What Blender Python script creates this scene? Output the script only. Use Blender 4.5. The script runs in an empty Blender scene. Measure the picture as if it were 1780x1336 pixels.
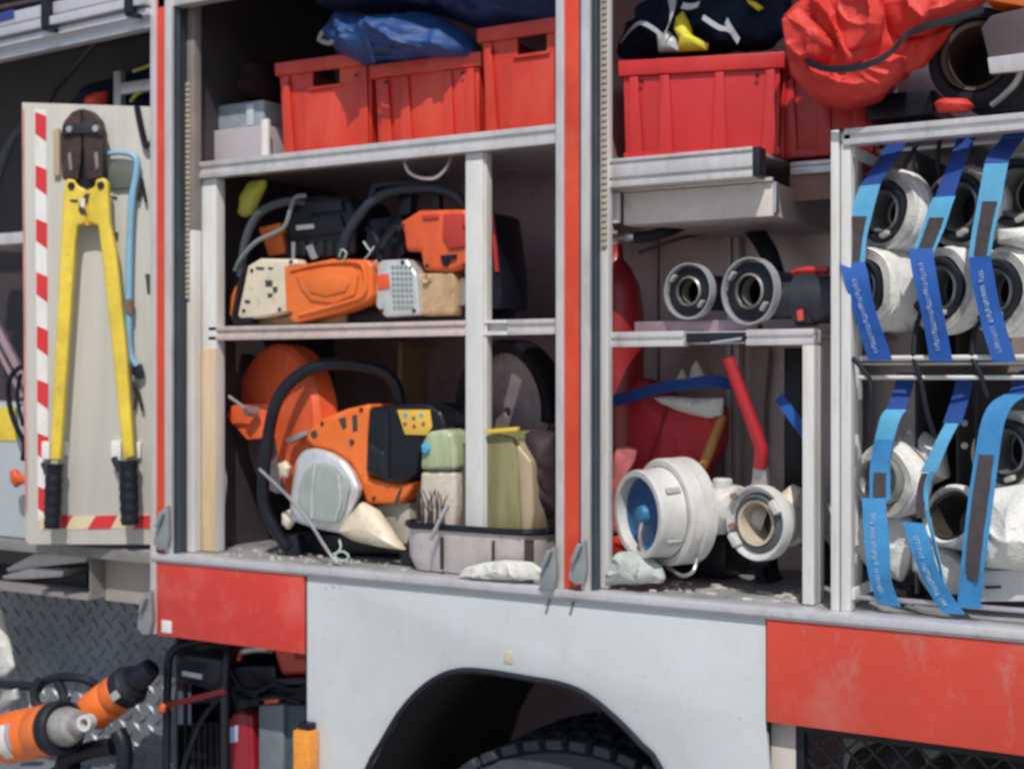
import bpy, bmesh, math, random
from mathutils import Vector, Matrix, noise
random.seed(7)
sc = bpy.context.scene
col = sc.collection

# ------------------------------------------------------------------ camera, sky, sun, exposure
FPX, CX, HY = 2400.0, 890.0, 656.0            # focal length in photo pixels, principal column, horizon row
YAW = math.atan2(2400.0, 4043.0)              # how far the truck side is turned from the picture plane
Fw = Vector((-math.sin(YAW), math.cos(YAW), 0)); Rt = Vector((math.cos(YAW), math.sin(YAW), 0)); Up = Vector((0, 0, 1))
CAM = Vector((0, 0, 1.65)) - Fw * 2.82
cd = bpy.data.cameras.new('camera'); cam = bpy.data.objects.new('camera', cd); col.objects.link(cam)
cd.sensor_width = 36; cd.lens = 36 * FPX / 1780; cd.shift_y = -12 / 1780; cd.clip_start = .05; cd.clip_end = 400
cam.location = CAM; cam.rotation_euler = (math.pi / 2, 0, YAW)
cd.dof.use_dof = True; cd.dof.focus_distance = 1.35; cd.dof.aperture_fstop = 10.0
sc.camera = cam

SUN = Vector((-0.5, 0.86, -1.3)).normalized()   # the way the light travels
elev = math.asin(-SUN.z); azim = math.atan2(-SUN.x, -SUN.y)
w = bpy.data.worlds.new('World'); sc.world = w; w.use_nodes = True
nt = w.node_tree; sky = nt.nodes.new('ShaderNodeTexSky'); sky.sky_type = 'NISHITA'; sky.sun_disc = False
sky.sun_elevation = elev; sky.sun_rotation = azim; sky.air_density = 1.0; sky.dust_density = 1.2
nt.links.new(sky.outputs[0], nt.nodes['Background'].inputs[0]); nt.nodes['Background'].inputs[1].default_value = .10
sd = bpy.data.lights.new('sun', 'SUN'); so = bpy.data.objects.new('sun', sd); col.objects.link(so)
sd.energy = 3.3; sd.angle = math.radians(.53); sd.color = (1, .94, .86)
so.rotation_euler = SUN.to_track_quat('-Z', 'Y').to_euler(); so.location = (0, -4, 6)
sc.view_settings.view_transform = 'Standard'; sc.view_settings.look = 'None'
sc.view_settings.exposure = .03; sc.view_settings.gamma = 1; sc.view_settings.use_curve_mapping = False
sc.render.engine = 'CYCLES'; sc.cycles.max_bounces = 8; sc.cycles.use_denoising = True
sc.cycles.filter_width = 1.9

# ------------------------------------------------------------------ helpers
def P(px, py, Y=0.0):
    """the point of the vertical plane Y behind the truck side seen at a photo pixel"""
    d = Fw + Rt * ((px - CX) / FPX) + Up * ((HY - py) / FPX)
    return CAM + d * ((Y - CAM.y) / d.y)
def WX(px, Y=0.0): return P(px, HY, Y).x
def ZZ(px, py, Y=0.0): return P(px, py, Y).z
def S(px, Y=0.0):
    return (P(px, HY, Y) - CAM).dot(Fw) / FPX        # metres per photo pixel there
def ax(k, side=-1, up=0.0):
    """axis of a round face: k = its ellipse ratio, turned towards the truck's rear (side -1) or front"""
    return (-Fw * k + Rt * (side * math.sqrt(max(0, 1 - k * k))) + Up * up).normalized()
def lin(c):
    return tuple(((v / 255) / 12.92 if v <= 10 else (((v / 255) + .055) / 1.055) ** 2.4) for v in c)

_mats = {}
def mat(name, c, rough=.5, metal=0., var=.12, vs=9., bump=0., bs=80., dirt=None, da=.35, ds=5., coat=0., spec=.5, stretch=None, sheen=0., trans=0., alpha=1.):
    if name in _mats: return _mats[name]
    m = bpy.data.materials.new(name); m.use_nodes = True; n = m.node_tree.nodes; l = m.node_tree.links
    b = n['Principled BSDF']; c = tuple(c)
    tc = n.new('ShaderNodeTexCoord'); src = tc.outputs['Object']
    if stretch:
        mp = n.new('ShaderNodeMapping'); mp.inputs['Scale'].default_value = stretch; l.new(src, mp.inputs['Vector']); src = mp.outputs[0]
    nz = n.new('ShaderNodeTexNoise'); nz.inputs['Scale'].default_value = vs; nz.inputs['Detail'].default_value = 6; nz.inputs['Roughness'].default_value = .62
    l.new(src, nz.inputs['Vector'])
    mr = n.new('ShaderNodeMapRange'); mr.inputs[1].default_value = .3; mr.inputs[2].default_value = .7
    l.new(nz.outputs['Fac'], mr.inputs[0])
    mx = n.new('ShaderNodeMix'); mx.data_type = 'RGBA'
    mx.inputs[6].default_value = tuple(v * (1 - var) for v in c) + (1,)
    mx.inputs[7].default_value = tuple(min(.95, v * (1 + var)) for v in c) + (1,)
    l.new(mr.outputs[0], mx.inputs[0]); out = mx.outputs[2]
    if dirt:
        n2 = n.new('ShaderNodeTexNoise'); n2.inputs['Scale'].default_value = ds; n2.inputs['Detail'].default_value = 9; n2.inputs['Roughness'].default_value = .7
        l.new(src, n2.inputs['Vector'])
        r2 = n.new('ShaderNodeMapRange'); r2.inputs[1].default_value = .5; r2.inputs[2].default_value = .75; r2.inputs[4].default_value = da
        l.new(n2.outputs['Fac'], r2.inputs[0])
        m2 = n.new('ShaderNodeMix'); m2.data_type = 'RGBA'; m2.inputs[7].default_value = tuple(dirt) + (1,)
        l.new(r2.outputs[0], m2.inputs[0]); l.new(out, m2.inputs[6]); out = m2.outputs[2]
    if dirt:
        n4 = n.new('ShaderNodeTexNoise'); n4.inputs['Scale'].default_value = ds * 6.5; n4.inputs['Detail'].default_value = 7; n4.inputs['Roughness'].default_value = .75
        mp4 = n.new('ShaderNodeMapping'); mp4.inputs['Scale'].default_value = (1, 1, .45); mp4.inputs['Rotation'].default_value = (.3, .5, .2); l.new(src, mp4.inputs['Vector']); l.new(mp4.outputs[0], n4.inputs['Vector'])
        r4 = n.new('ShaderNodeMapRange'); r4.inputs[1].default_value = .56; r4.inputs[2].default_value = .66; r4.inputs[4].default_value = da * .8
        l.new(n4.outputs['Fac'], r4.inputs[0])
        m4 = n.new('ShaderNodeMix'); m4.data_type = 'RGBA'; m4.inputs[7].default_value = tuple(v * .8 for v in dirt) + (1,)
        l.new(r4.outputs[0], m4.inputs[0]); l.new(out, m4.inputs[6]); out = m4.outputs[2]
    l.new(out, b.inputs['Base Color'])
    rr = n.new('ShaderNodeMapRange'); rr.inputs[3].default_value = max(.04, rough - .1); rr.inputs[4].default_value = min(1, rough + .12)
    l.new(nz.outputs['Fac'], rr.inputs[0]); l.new(rr.outputs[0], b.inputs['Roughness'])
    b.inputs['Metallic'].default_value = metal; b.inputs['Coat Weight'].default_value = coat; b.inputs['Coat Roughness'].default_value = .12
    b.inputs['Specular IOR Level'].default_value = spec; b.inputs['Sheen Weight'].default_value = sheen
    b.inputs['Transmission Weight'].default_value = trans; b.inputs['Alpha'].default_value = alpha
    if bump:
        n3 = n.new('ShaderNodeTexNoise'); n3.inputs['Scale'].default_value = bs; n3.inputs['Detail'].default_value = 4
        l.new(src, n3.inputs['Vector'])
        bp = n.new('ShaderNodeBump'); bp.inputs['Strength'].default_value = bump; bp.inputs['Distance'].default_value = .004
        l.new(n3.outputs['Fac'], bp.inputs['Height']); l.new(bp.outputs[0], b.inputs['Normal'])
    _mats[name] = m; return m

class MB:
    """collects shapes, in world coordinates, into one mesh"""
    def __init__(s): s.bm = bmesh.new()
    def add(s, b, smooth=False, bevel=0., seg=2, ang=.5):
        if bevel:
            e = [x for x in b.edges if len(x.link_faces) == 2 and x.calc_face_angle(0) > ang]
            if e: bmesh.ops.bevel(b, geom=e, offset=bevel, segments=seg, profile=.6, affect='EDGES', clamp_overlap=True)
        bmesh.ops.recalc_face_normals(b, faces=b.faces)
        for f in b.faces: f.smooth = smooth
        me = bpy.data.meshes.new('tmp'); b.to_mesh(me); b.free(); s.bm.from_mesh(me); bpy.data.meshes.remove(me); return s
    def box(s, x0, x1, y0, y1, z0, z1, bevel=.002, M=None):
        b = bmesh.new(); bmesh.ops.create_cube(b, size=1)
        for v in b.verts: v.co = Vector(((x0 + x1) / 2 + v.co.x * (x1 - x0), (y0 + y1) / 2 + v.co.y * (y1 - y0), (z0 + z1) / 2 + v.co.z * (z1 - z0)))
        if M is not None: bmesh.ops.transform(b, matrix=M, verts=b.verts)
        return s.add(b, bevel=bevel)
    def bar(s, a, c, w, h, up=Up, bevel=.002):
        """a straight bar from a to c, w wide across and h high along up"""
        a, c = Vector(a), Vector(c); d = (c - a); L = d.length; d.normalize()
        side = d.cross(Vector(up)).normalized(); u = side.cross(d)
        M = Matrix((side, d, u)).transposed().to_4x4(); M.translation = (a + c) / 2
        return s.box(-w / 2, w / 2, -L / 2, L / 2, -h / 2, h / 2, bevel, M)
    def prism(s, pts, vec, bevel=.002, seg=2, smooth=False):
        b = bmesh.new(); vs = [b.verts.new(p) for p in pts]; f = b.faces.new(vs)
        r = bmesh.ops.extrude_face_region(b, geom=[f])
        bmesh.ops.translate(b, vec=Vector(vec), verts=[g for g in r['geom'] if isinstance(g, bmesh.types.BMVert)])
        return s.add(b, bevel=bevel, seg=seg, smooth=smooth)
    def px(s, pts, Y, th, bevel=.002, seg=2, smooth=False):
        """an outline on the plane Y, given real thickness into the truck"""
        return s.prism([P(a, b, Y) for a, b in pts], (0, th, 0), bevel, seg, smooth)
    def tube(s, pts, r, segs=10, smooth_n=6, closed=False, ell=None):
        pts = [Vector(p) for p in pts]
        rs = list(r) if isinstance(r, (list, tuple)) else [r] * len(pts)
        path, rad = [], []
        n = len(pts)
        if smooth_n and n > 2:
            rng = n if closed else n - 1
            for i in range(rng):
                g = lambda k: pts[k % n] if closed else pts[max(0, min(n - 1, k))]
                p0, p1, p2, p3 = g(i - 1), g(i), g(i + 1), g(i + 2)
                for k in range(smooth_n):
                    t = k / smooth_n
                    path.append(.5 * ((2 * p1) + (p2 - p0) * t + (2 * p0 - 5 * p1 + 4 * p2 - p3) * t * t + (3 * p1 - p0 - 3 * p2 + p3) * t ** 3))
                    rad.append(rs[i] * (1 - t) + rs[(i + 1) % n] * t)
            if not closed: path.append(pts[-1]); rad.append(rs[-1])
        else: path, rad = pts, rs
        b = bmesh.new(); rings = []; N = len(path); ref = None
        for i, p in enumerate(path):
            if closed: t = path[(i + 1) % N] - path[i - 1]
            else: t = path[min(N - 1, i + 1)] - path[max(0, i - 1)]
            t = t.normalized() if t.length > 1e-9 else Vector((0, 0, 1))
            if ref is None: ref = t.orthogonal().normalized()
            ref = (ref - t * ref.dot(t)); ref = ref.normalized() if ref.length > 1e-6 else t.orthogonal().normalized()
            o = t.cross(ref)
            rings.append([b.verts.new(p + ref * (rad[i] * math.cos(a)) + o * (rad[i] * math.sin(a))) for a in [2 * math.pi * q / segs for q in range(segs)]])
        for i in range(N if closed else N - 1):
            A, B = rings[i], rings[(i + 1) % N]
            for q in range(segs): b.faces.new((A[q], A[(q + 1) % segs], B[(q + 1) % segs], B[q]))
        if not closed: b.faces.new(rings[0][::-1]); b.faces.new(rings[-1])
        return s.add(b, smooth=True)
    def lathe(s, c, a, prof, segs=48, smooth=True, arc=None, fx=None):
        """prof: (t along the axis, radius); a closed profile makes a solid ring"""
        c, a = Vector(c), Vector(a).normalized(); u = Vector((0, 0, 1)) if abs(a.z) < .9 else Vector((1, 0, 0))
        u = (u - a * u.dot(a)).normalized(); v = a.cross(u); b = bmesh.new(); rings = []
        full = arc is None; n = segs if full else segs + 1
        for q in range(n):
            t = 2 * math.pi * q / segs if full else arc[0] + (arc[1] - arc[0]) * q / segs
            d = u * math.cos(t) + v * math.sin(t); rings.append([b.verts.new(c + a * pt + d * max(pr, 1e-4)) for pt, pr in prof])
        for q in range(n if full else n - 1):
            A, B = rings[q], rings[(q + 1) % n]
            for k in range(len(prof) - 1): b.faces.new((A[k], A[k + 1], B[k + 1], B[k]))
        if not full: b.faces.new(rings[0]); b.faces.new(rings[-1][::-1])
        bmesh.ops.remove_doubles(b, verts=b.verts, dist=2e-4)
        s.add(b, smooth=False)
        return s
    def ribbon(s, pts, wv, th, n=6, start=0., ws=None):
        """a flat strap swept along points; wv = its width vector"""
        pts = [Vector(p) for p in pts]; path = []; N = len(pts)
        wvs = wv if isinstance(wv, list) else [Vector(wv)] * N; wl = []
        for i in range(N - 1):
            g = lambda k: pts[max(0, min(N - 1, k))]
            p0, p1, p2, p3 = g(i - 1), g(i), g(i + 1), g(i + 2)
            for k in range(n):
                t = k / n
                path.append(.5 * ((2 * p1) + (p2 - p0) * t + (2 * p0 - 5 * p1 + 4 * p2 - p3) * t * t + (3 * p1 - p0 - 3 * p2 + p3) * t ** 3))
                wl.append(wvs[i] * (1 - t) + wvs[i + 1] * t)
        path.append(pts[-1]); wl.append(wvs[-1])
        b = bmesh.new(); rings = []
        for i, p in enumerate(path):
            t = (path[min(len(path) - 1, i + 1)] - path[max(0, i - 1)]).normalized(); w_ = wl[i] / 2; nn = t.cross(w_).normalized() * th / 2
            rings.append([b.verts.new(p + w_ + nn), b.verts.new(p - w_ + nn), b.verts.new(p - w_ - nn), b.verts.new(p + w_ - nn)])
        for i in range(len(path) - 1):
            for q in range(4): b.faces.new((rings[i][q], rings[i][(q + 1) % 4], rings[i + 1][(q + 1) % 4], rings[i + 1][q]))
        b.faces.new(rings[0][::-1]); b.faces.new(rings[-1])
        return s.add(b)
    def puff(s, pts, c, Y, df, db=None, n=96, rings=18, pw=.5, na=.012, ns=9., seed=0., crease=1., tilt=0., ridge=0., rn=7.):
        """a soft or domed body whose outline is given in photo pixels on the plane Y; df / db = how far it swells out and in"""
        db = df * .8 if db is None else db
        pl = [Vector((a, b)) for a, b in pts]; per = [0]
        for i in range(len(pl)): per.append(per[-1] + (pl[(i + 1) % len(pl)] - pl[i]).length)
        bd = []
        for k in range(n):
            d = per[-1] * k / n; i = max(j for j in range(len(pl)) if per[j] <= d)
            t = (d - per[i]) / max(1e-6, per[i + 1] - per[i]); bd.append(pl[i].lerp(pl[(i + 1) % len(pl)], t))
        for _ in range(1): bd = [(bd[i - 1] + bd[i] * 2 + bd[(i + 1) % n]) / 4 for i in range(n)]
        cc = Vector(c); b = bmesh.new(); tr = []
        for sign, dd in ((-1, df), (1, db)):
            rr = []
            for k in range(1, rings + (1 if sign < 0 else 0)):
                t = math.sin(k / rings * math.pi / 2); row = []
                for q in bd:
                    p2 = cc + (q - cc) * t; h = max(0., 1 - t * t) ** pw
                    p = P(p2.x, p2.y, Y); p.y += sign * dd * h + tilt * (p2.x - cc.x) * S(p2.x, Y)
                    if ridge:      # sharp cloth creases running down and across
                        y_ = Vector((p.x * .8 + p.z * .6, p.y * .5, p.z * .35 - p.x * .5)) * rn + Vector((seed * .7, 3, seed))
                        y_ += Vector((noise.noise(p * 6), noise.noise(p * 6 + Vector((4, 4, 4))), 0)) * .5
                        q1 = max(0, 1 - abs(noise.noise(y_)) * 2.2); q2 = max(0, 1 - abs(noise.noise(y_ * 1.9 + Vector((7, 1, 2)))) * 2.2)
                        p.y += sign * ridge * (q1 ** 3 + .5 * q2 ** 3 - .3) * min(1, h * 1.6 + .1)
                    if na:
                        x = p * ns + Vector((seed, seed * 1.7, 0))
                        f_ = noise.noise(x) * .6 + (abs(noise.noise(x * 2.3)) - .3) * 1.1 * crease + noise.noise(x * 5.1) * .2
                        p.y += sign * na * f_ * min(1, h * 2 + .12); p.z += na * .35 * noise.noise(x * 1.6 + Vector((9, 3, 1)))
                    row.append(b.verts.new(p))
                rr.append(row)
            ce = P(cc.x, cc.y, Y); ce.y += sign * dd; cv = b.verts.new(ce); tr.append((rr, cv))
        fr, cv = tr[0]; bk, cb = tr[1]; bk = bk + [fr[-1]]
        for rr, c0 in ((fr, cv), (bk, cb)):
            for q in range(n): b.faces.new((c0, rr[0][q], rr[0][(q + 1) % n]))
            for k in range(len(rr) - 1):
                for q in range(n): b.faces.new((rr[k][q], rr[k][(q + 1) % n], rr[k + 1][(q + 1) % n], rr[k + 1][q]))
        return s.add(b, smooth=True)

ORG = {}
def soften(me):
    for p in me.polygons: p.use_smooth = True
    me.set_sharp_from_angle(angle=math.radians(38))
def thing(name, loc, label, cat, group=None):
    o = bpy.data.objects.new(name, None); o.empty_display_size = .05; col.objects.link(o); o.location = loc
    o['label'] = label; o['category'] = cat
    if group: o['group'] = group
    ORG[o.name] = Vector(loc); return o
def part(name, mb, m, parent, label=None):
    me = bpy.data.meshes.new(name); org = ORG[parent.name]
    bmesh.ops.translate(mb.bm, vec=-org, verts=mb.bm.verts); mb.bm.to_mesh(me); mb.bm.free(); soften(me)
    o = bpy.data.objects.new(name, me); col.objects.link(o); o.parent = parent; me.materials.append(m); ORG[o.name] = org
    if label: o['label'] = label
    return o
SPLIT = {'printed_mark', 'red_stripe', 'orange_housing', 'rail_bracket', 'tub_rib', 'spark_plug', 'panel_gap', 'cooling_fin', 'holder_clip', 'divider_hole', 'latch_shadow', 'pictogram', 'bolt', 'stop', 'yellow_panel', 'hand_guard', 'base_frame', 'red_grip', 'end_cap', 'label', 'pressed_rib', 'worn_mark', 'embossed_panel', 'cowl_panel', 'lever_slot', 'panel', 'seam', 'side_frame', 'frame_post', 'support_post', 'air_filter_cover', 'drawer_slide', 'engine_block', 'guide_ring', 'partition', 'inner_ring', 'fuel_tank', 'grip_frame'}
_part = part
def islands(bm):
    bm.verts.ensure_lookup_table(); seen = set(); out = []
    for v in bm.verts:
        if v in seen: continue
        st = [v]; comp = []; seen.add(v)
        while st:
            q = st.pop(); comp.append(q)
            for e in q.link_edges:
                o = e.other_vert(q)
                if o not in seen: seen.add(o); st.append(o)
        out.append(comp)
    return out
def part(name, mb, m, parent, label=None):
    if name in SPLIT:
        cs = islands(mb.bm)
        if len(cs) > 1:
            mb.bm.verts.index_update(); ids = [{v.index for v in c} for c in cs]; first = None
            for I in ids:
                nb_ = MB(); nb_.bm = mb.bm.copy(); bmesh.ops.delete(nb_.bm, geom=[v for v in nb_.bm.verts if v.index not in I], context='VERTS')
                o = _part(name, nb_, m, parent, label); first = first or o
            mb.bm.free(); return first
    return _part(name, mb, m, parent, label)
def solo(name, mb, m, label=None, cat=None, group=None, kind=None):
    """a thing that is one mesh; its origin goes to the middle of its base"""
    v = mb.bm.verts; xs = [p.co.x for p in v]; ys = [p.co.y for p in v]; zs = [p.co.z for p in v]
    org = Vector(((min(xs) + max(xs)) / 2, (min(ys) + max(ys)) / 2, min(zs)))
    me = bpy.data.meshes.new(name); bmesh.ops.translate(mb.bm, vec=-org, verts=v); mb.bm.to_mesh(me); mb.bm.free(); soften(me)
    o = bpy.data.objects.new(name, me); col.objects.link(o); o.location = org; me.materials.append(m); ORG[o.name] = org
    for k, x in (('label', label), ('category', cat), ('group', group), ('kind', kind)):
        if x: o[k] = x
    return o

# ------------------------------------------------------------------ materials
WHITE = mat('white_paint', (.555, .60, .625), .28, var=.07, vs=2.2, dirt=(.42, .40, .36), da=.22, ds=6, coat=.25)
REDF = mat('faded_red_paint', (.62, .062, .036), .34, var=.12, vs=2, dirt=(.62, .21, .17), da=.8, ds=3.2, coat=.3)
RED = mat('red_paint', (.60, .040, .030), .3, var=.12, vs=2.5, dirt=(.62, .17, .13), da=.75, ds=5, coat=.4)
REDST = mat('red_strip_paint', (.66, .060, .028), .4, var=.16, vs=5, dirt=(.66, .17, .08), da=.5, ds=9)
ALU = mat('aluminium', (.70, .67, .67), .3, .4, var=.1, vs=30, dirt=(.3, .26, .22), da=.35, ds=12, stretch=(1, 1, .3))
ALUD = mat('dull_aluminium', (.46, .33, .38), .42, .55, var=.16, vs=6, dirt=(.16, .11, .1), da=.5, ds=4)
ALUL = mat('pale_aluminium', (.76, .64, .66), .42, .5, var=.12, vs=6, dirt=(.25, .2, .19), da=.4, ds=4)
POSTP = mat('dusty_white_post', (.66, .67, .66), .5, var=.08, vs=10, dirt=(.55, .40, .22), da=.5, ds=7, stretch=(3, 3, .5))
OCHRE = mat('ochre_post', (.60, .45, .27), .65, var=.14, vs=12, dirt=(.66, .62, .55), da=.5, ds=8, stretch=(3, 3, .4))
RUBBER = mat('black_rubber', (.012, .015, .024), .6, var=.3, vs=20, spec=.3, dirt=(.06, .06, .07), da=.3, ds=14)
BLACK = mat('black_plastic', (.006, .007, .015), .36, var=.25, vs=15, spec=.42, dirt=(.04, .04, .045), da=.25, ds=11)
BLKM = mat('black_metal', (.010, .012, .020), .42, .1, var=.25, vs=15, dirt=(.055, .05, .05), da=.3, ds=11)
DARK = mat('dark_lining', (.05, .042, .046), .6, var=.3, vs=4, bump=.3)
TREADM = mat('tread_plate_metal', (.22, .25, .285), .42, .3, var=.25, vs=5, dirt=(.07, .06, .06), da=.5, ds=7)
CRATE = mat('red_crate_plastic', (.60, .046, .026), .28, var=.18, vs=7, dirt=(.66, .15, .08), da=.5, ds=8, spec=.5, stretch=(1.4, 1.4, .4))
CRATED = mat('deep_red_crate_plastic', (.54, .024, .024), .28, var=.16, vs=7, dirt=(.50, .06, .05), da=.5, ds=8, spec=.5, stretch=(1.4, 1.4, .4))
ORANGE = mat('orange_plastic', (.80, .17, .028), .4, var=.14, vs=10, dirt=(.5, .22, .08), da=.4, ds=10)
ORANGED = mat('orange_red_plastic', (.74, .115, .035), .42, var=.2, vs=10, stretch=(2, 2, .6), dirt=(.42, .12, .05), da=.45, ds=9)
CREAM = mat('cream_plastic', (.72, .64, .50), .45, var=.1, vs=12, dirt=(.34, .25, .15), da=.6, ds=12)
TANKB = mat('tan_tank', (.52, .36, .20), .5, var=.2, vs=12, dirt=(.2, .13, .07), da=.6, ds=9)
SILVER = mat('silver_casting', (.70, .72, .73), .34, .45, var=.14, vs=18, dirt=(.3, .27, .22), da=.5, ds=12, bump=.25)
STEEL = mat('steel', (.52, .50, .51), .34, .75, var=.12, vs=9, dirt=(.25, .2, .17), da=.4, ds=8)
CHROME = mat('bright_steel', (.7, .72, .74), .22, .85, var=.06)
YELLOW = mat('yellow_paint', (.76, .57, .06), .4, var=.16, vs=9, dirt=(.34, .24, .08), da=.5, ds=14)
IRON = mat('dark_iron', (.058, .036, .034), .5, .45, var=.35, vs=22, dirt=(.16, .1, .08), da=.4, ds=16, bump=.2)
PANELW = mat('cream_board', (.53, .52, .475), .45, var=.12, vs=4, dirt=(.46, .37, .26), da=.4, ds=4, stretch=(4, 4, .3))
REDTAPE = mat('red_tape', (.62, .03, .04), .45, var=.08)
WHTAPE = mat('white_tape', (.74, .74, .73), .45, var=.06, dirt=(.5, .42, .3), da=.4)
BLUEP = mat('light_blue_paint', (.22, .44, .60), .4, var=.12, vs=20)
BLUED = mat('dark_blue_webbing', (.009, .055, .27), .7, var=.15, vs=40, bump=.5, bs=500)
BLUEM = mat('blue_webbing', (.014, .10, .42), .65, var=.18, vs=30, bump=.5, bs=500)
BLUEL = mat('sky_blue_webbing', (.10, .40, .66), .65, var=.12, vs=30, bump=.5, bs=500)
VELCRO = mat('dark_velcro', (.085, .07, .075), .95, var=.25, vs=60, bump=.8, bs=900)
BAGBLUE = mat('blue_bag_fabric', (.012, .06, .21), .5, var=.2, vs=9, bump=.4, bs=200)
NAVY = mat('navy_fabric', (.011, .019, .042), .9, var=.3, vs=9, bump=.4, bs=300, spec=.2)
BAGRED = mat('red_bag_fabric', (.64, .04, .032), .55, var=.12, vs=8, dirt=(.6, .12, .08), da=.3, ds=8, bump=.4, bs=250)
BAGDRED = mat('dark_red_bag_fabric', (.46, .022, .03), .6, var=.15, vs=8, bump=.4, bs=250)
HIVIS = mat('yellow_hi_vis', (.74, .66, .05), .6, var=.1, vs=15)
REFLEX = mat('grey_reflective_tape', (.46, .48, .50), .4, var=.1, vs=15)
HOSEW = mat('white_canvas_hose', (.78, .78, .75), .8, var=.12, vs=14, dirt=(.36, .31, .24), da=.65, ds=10, bump=.6, bs=260)
WHITEC = mat('white_coupling', (.61, .61, .59), .42, var=.1, vs=12, dirt=(.36, .32, .25), da=.55, ds=14)
BLUEC = mat('blue_cap_plastic', (.014, .085, .22), .45, var=.15, vs=16)
GREYBOX = mat('grey_plastic_box', (.42, .39, .42), .55, var=.08)
CLEAR = mat('cloudy_plastic', (.30, .36, .40), .25, var=.2, vs=14)
GLOVEG = mat('pale_green_rubber', (.40, .46, .30), .6, var=.25, vs=22, dirt=(.2, .18, .1), da=.5, ds=20)
OLIVE = mat('olive_canvas', (.25, .23, .12), .75, var=.3, vs=14, dirt=(.48, .40, .30), da=.5, ds=16, bump=.5)
SAND = mat('sandy_cloth', (.62, .55, .46), .8, var=.15, vs=14, dirt=(.3, .25, .18), da=.5, ds=14, bump=.5)
PALE = mat('pale_rag_cloth', (.64, .64, .60), .85, var=.15, vs=18, dirt=(.4, .4, .36), da=.5, ds=16, bump=.6)
WOOD = mat('varnished_wood', (.52, .23, .07), .45, var=.3, vs=12, stretch=(6, 6, 1))
LENS = mat('amber_lens', (.85, .30, .04), .25, var=.2, vs=30, coat=.5)
STONE = mat('abrasive_disc', (.17, .145, .15), .8, var=.25, vs=30, bump=.4, dirt=(.3, .2, .14), da=.5, ds=10)
GREYP = mat('grey_paint', (.36, .40, .43), .5, var=.12, dirt=(.2, .2, .2), da=.3)
LIME = mat('lime_yellow_cloth', (.52, .52, .08), .7, var=.15, bump=.4)
CORD = mat('pale_green_cord', (.42, .52, .48), .7)
INK = mat('dark_ink', (.05, .045, .045), .6)

# ------------------------------------------------------------------ the setting: paved ground
g = MB(); b_ = bmesh.new(); bmesh.ops.create_grid(b_, x_segments=8, y_segments=8, size=150); g.add(b_)
solo('ground', g, mat('pale_paving', (.32, .305, .29), .9, var=.2, vs=3, bump=.5, bs=90), kind='structure')

# ------------------------------------------------------------------ the fire truck
truck = thing('fire_truck', (0, .6, 0), 'red and white fire truck with its side lockers open above the wheel arch', 'fire truck')
ZS = ZZ(890, 1014, 0)                      # top of the sill = locker floor
XL, XM0, XM1 = WX(302), WX(970), WX(1042)  # the openings' edges
X0, X1 = WX(-500), WX(2500)                # how far the body is built
ZTOP = ZZ(300, 12, 0)                      # underside of the lintel
ZR = ZTOP + .35
BACK = .62
m = MB()
arch = [(640, 1336), (665, 1290), (695, 1240), (730, 1200), (768, 1174), (808, 1164), (860, 1168), (920, 1178), (975, 1188), (1020, 1206), (1070, 1246), (1115, 1292), (1150, 1336)]
A3 = [P(a, b, 0) for a, b in arch]
# the arch goes on down out of the picture
lo = .52
A3 = [Vector((A3[0].x - .075, 0, lo)), Vector((A3[0].x - .05, 0, (A3[0].z + lo) / 2))] + A3 + [Vector((A3[-1].x + .09, 0, (A3[-1].z + lo) / 2)), Vector((A3[-1].x + .13, 0, lo))]
xa, xb = WX(533.5), WX(1331)
zt = ZS - .0185
out = [Vector((xa, 0, lo)), Vector((xa, 0, zt)), Vector((xb, 0, zt)), Vector((xb, 0, ZZ(1331, 1252))), Vector((WX(1362), 0, lo))]
m.prism(out[:2] + out[2:] + list(reversed(A3)), (0, .012, 0), bevel=.0015)
side = part('side_panel', m, WHITE, truck)
m = MB()
for (a, b, w_, h_) in ((884, 1142, 10, 11),):
    c = P(a, b, 0); m.box(c.x - .011, c.x + .011, -.002, .0005, c.z - .012, c.z + .012, .0005)
part('sticker_residue', m, mat('old_glue', (.50, .47, .38), .8), side)
m = MB()                                     # lip round the arch
n_ = len(A3)
lip = [p + Vector((0, -.004, 0)) for p in A3]
m.tube(lip, .0065, 8, 3)
part('wheel_arch_trim', m, RUBBER, truck)
m = MB(); b_ = bmesh.new()
r0 = [b_.verts.new(p + Vector((0, .012, 0))) for p in A3]; r1 = [b_.verts.new(p + Vector((0, .7, 0))) for p in A3]
for i in range(n_ - 1): b_.faces.new((r0[i], r0[i + 1], r1[i + 1], r1[i]))
b_.faces.new(r1); m.add(b_, smooth=False)
part('wheel_arch_liner', m, mat('black_liner', (.020, .019, .024), .8, var=.3, vs=5), truck)
# red panels
def redpanel(x0, x1, ztop, zbot, lab=None, mt=RED):
    m = MB(); m.box(x0, x1, -.006, .014, zbot, ztop, .003); return part('lower_panel', m, mt, truck, lab)
zb_l, zb_r = ZZ(400, 1119), ZZ(1500, 1275)
pl = redpanel(WX(276), WX(531), zt, zb_l)
pr = redpanel(WX(1334), X1, zt, zb_r, 'sun-faded orange red lower panel', REDF)
m = MB(); c = P(290, 1088, -.006); m.box(c.x - .016, c.x + .016, -.0075, -.0055, c.z - .015, c.z + .014, .0004); part('sticker', m, WHTAPE, pl)
m = MB(); m.box(WX(531), WX(533.5), .001, .012, zb_l - .3, zt, 0); m.box(WX(1331), WX(1334), .001, .012, zb_r - .02, zt, 0); part('panel_gap', m, RUBBER, truck)
m = MB()
for a, b in ((953, 1042), (995, 1044)): m.bar(P(a + 3, b - 2, -.0006), P(a - 4, b + 24, -.0006), .0055, .0012, up=(0, 1, 0), bevel=0)
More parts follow.
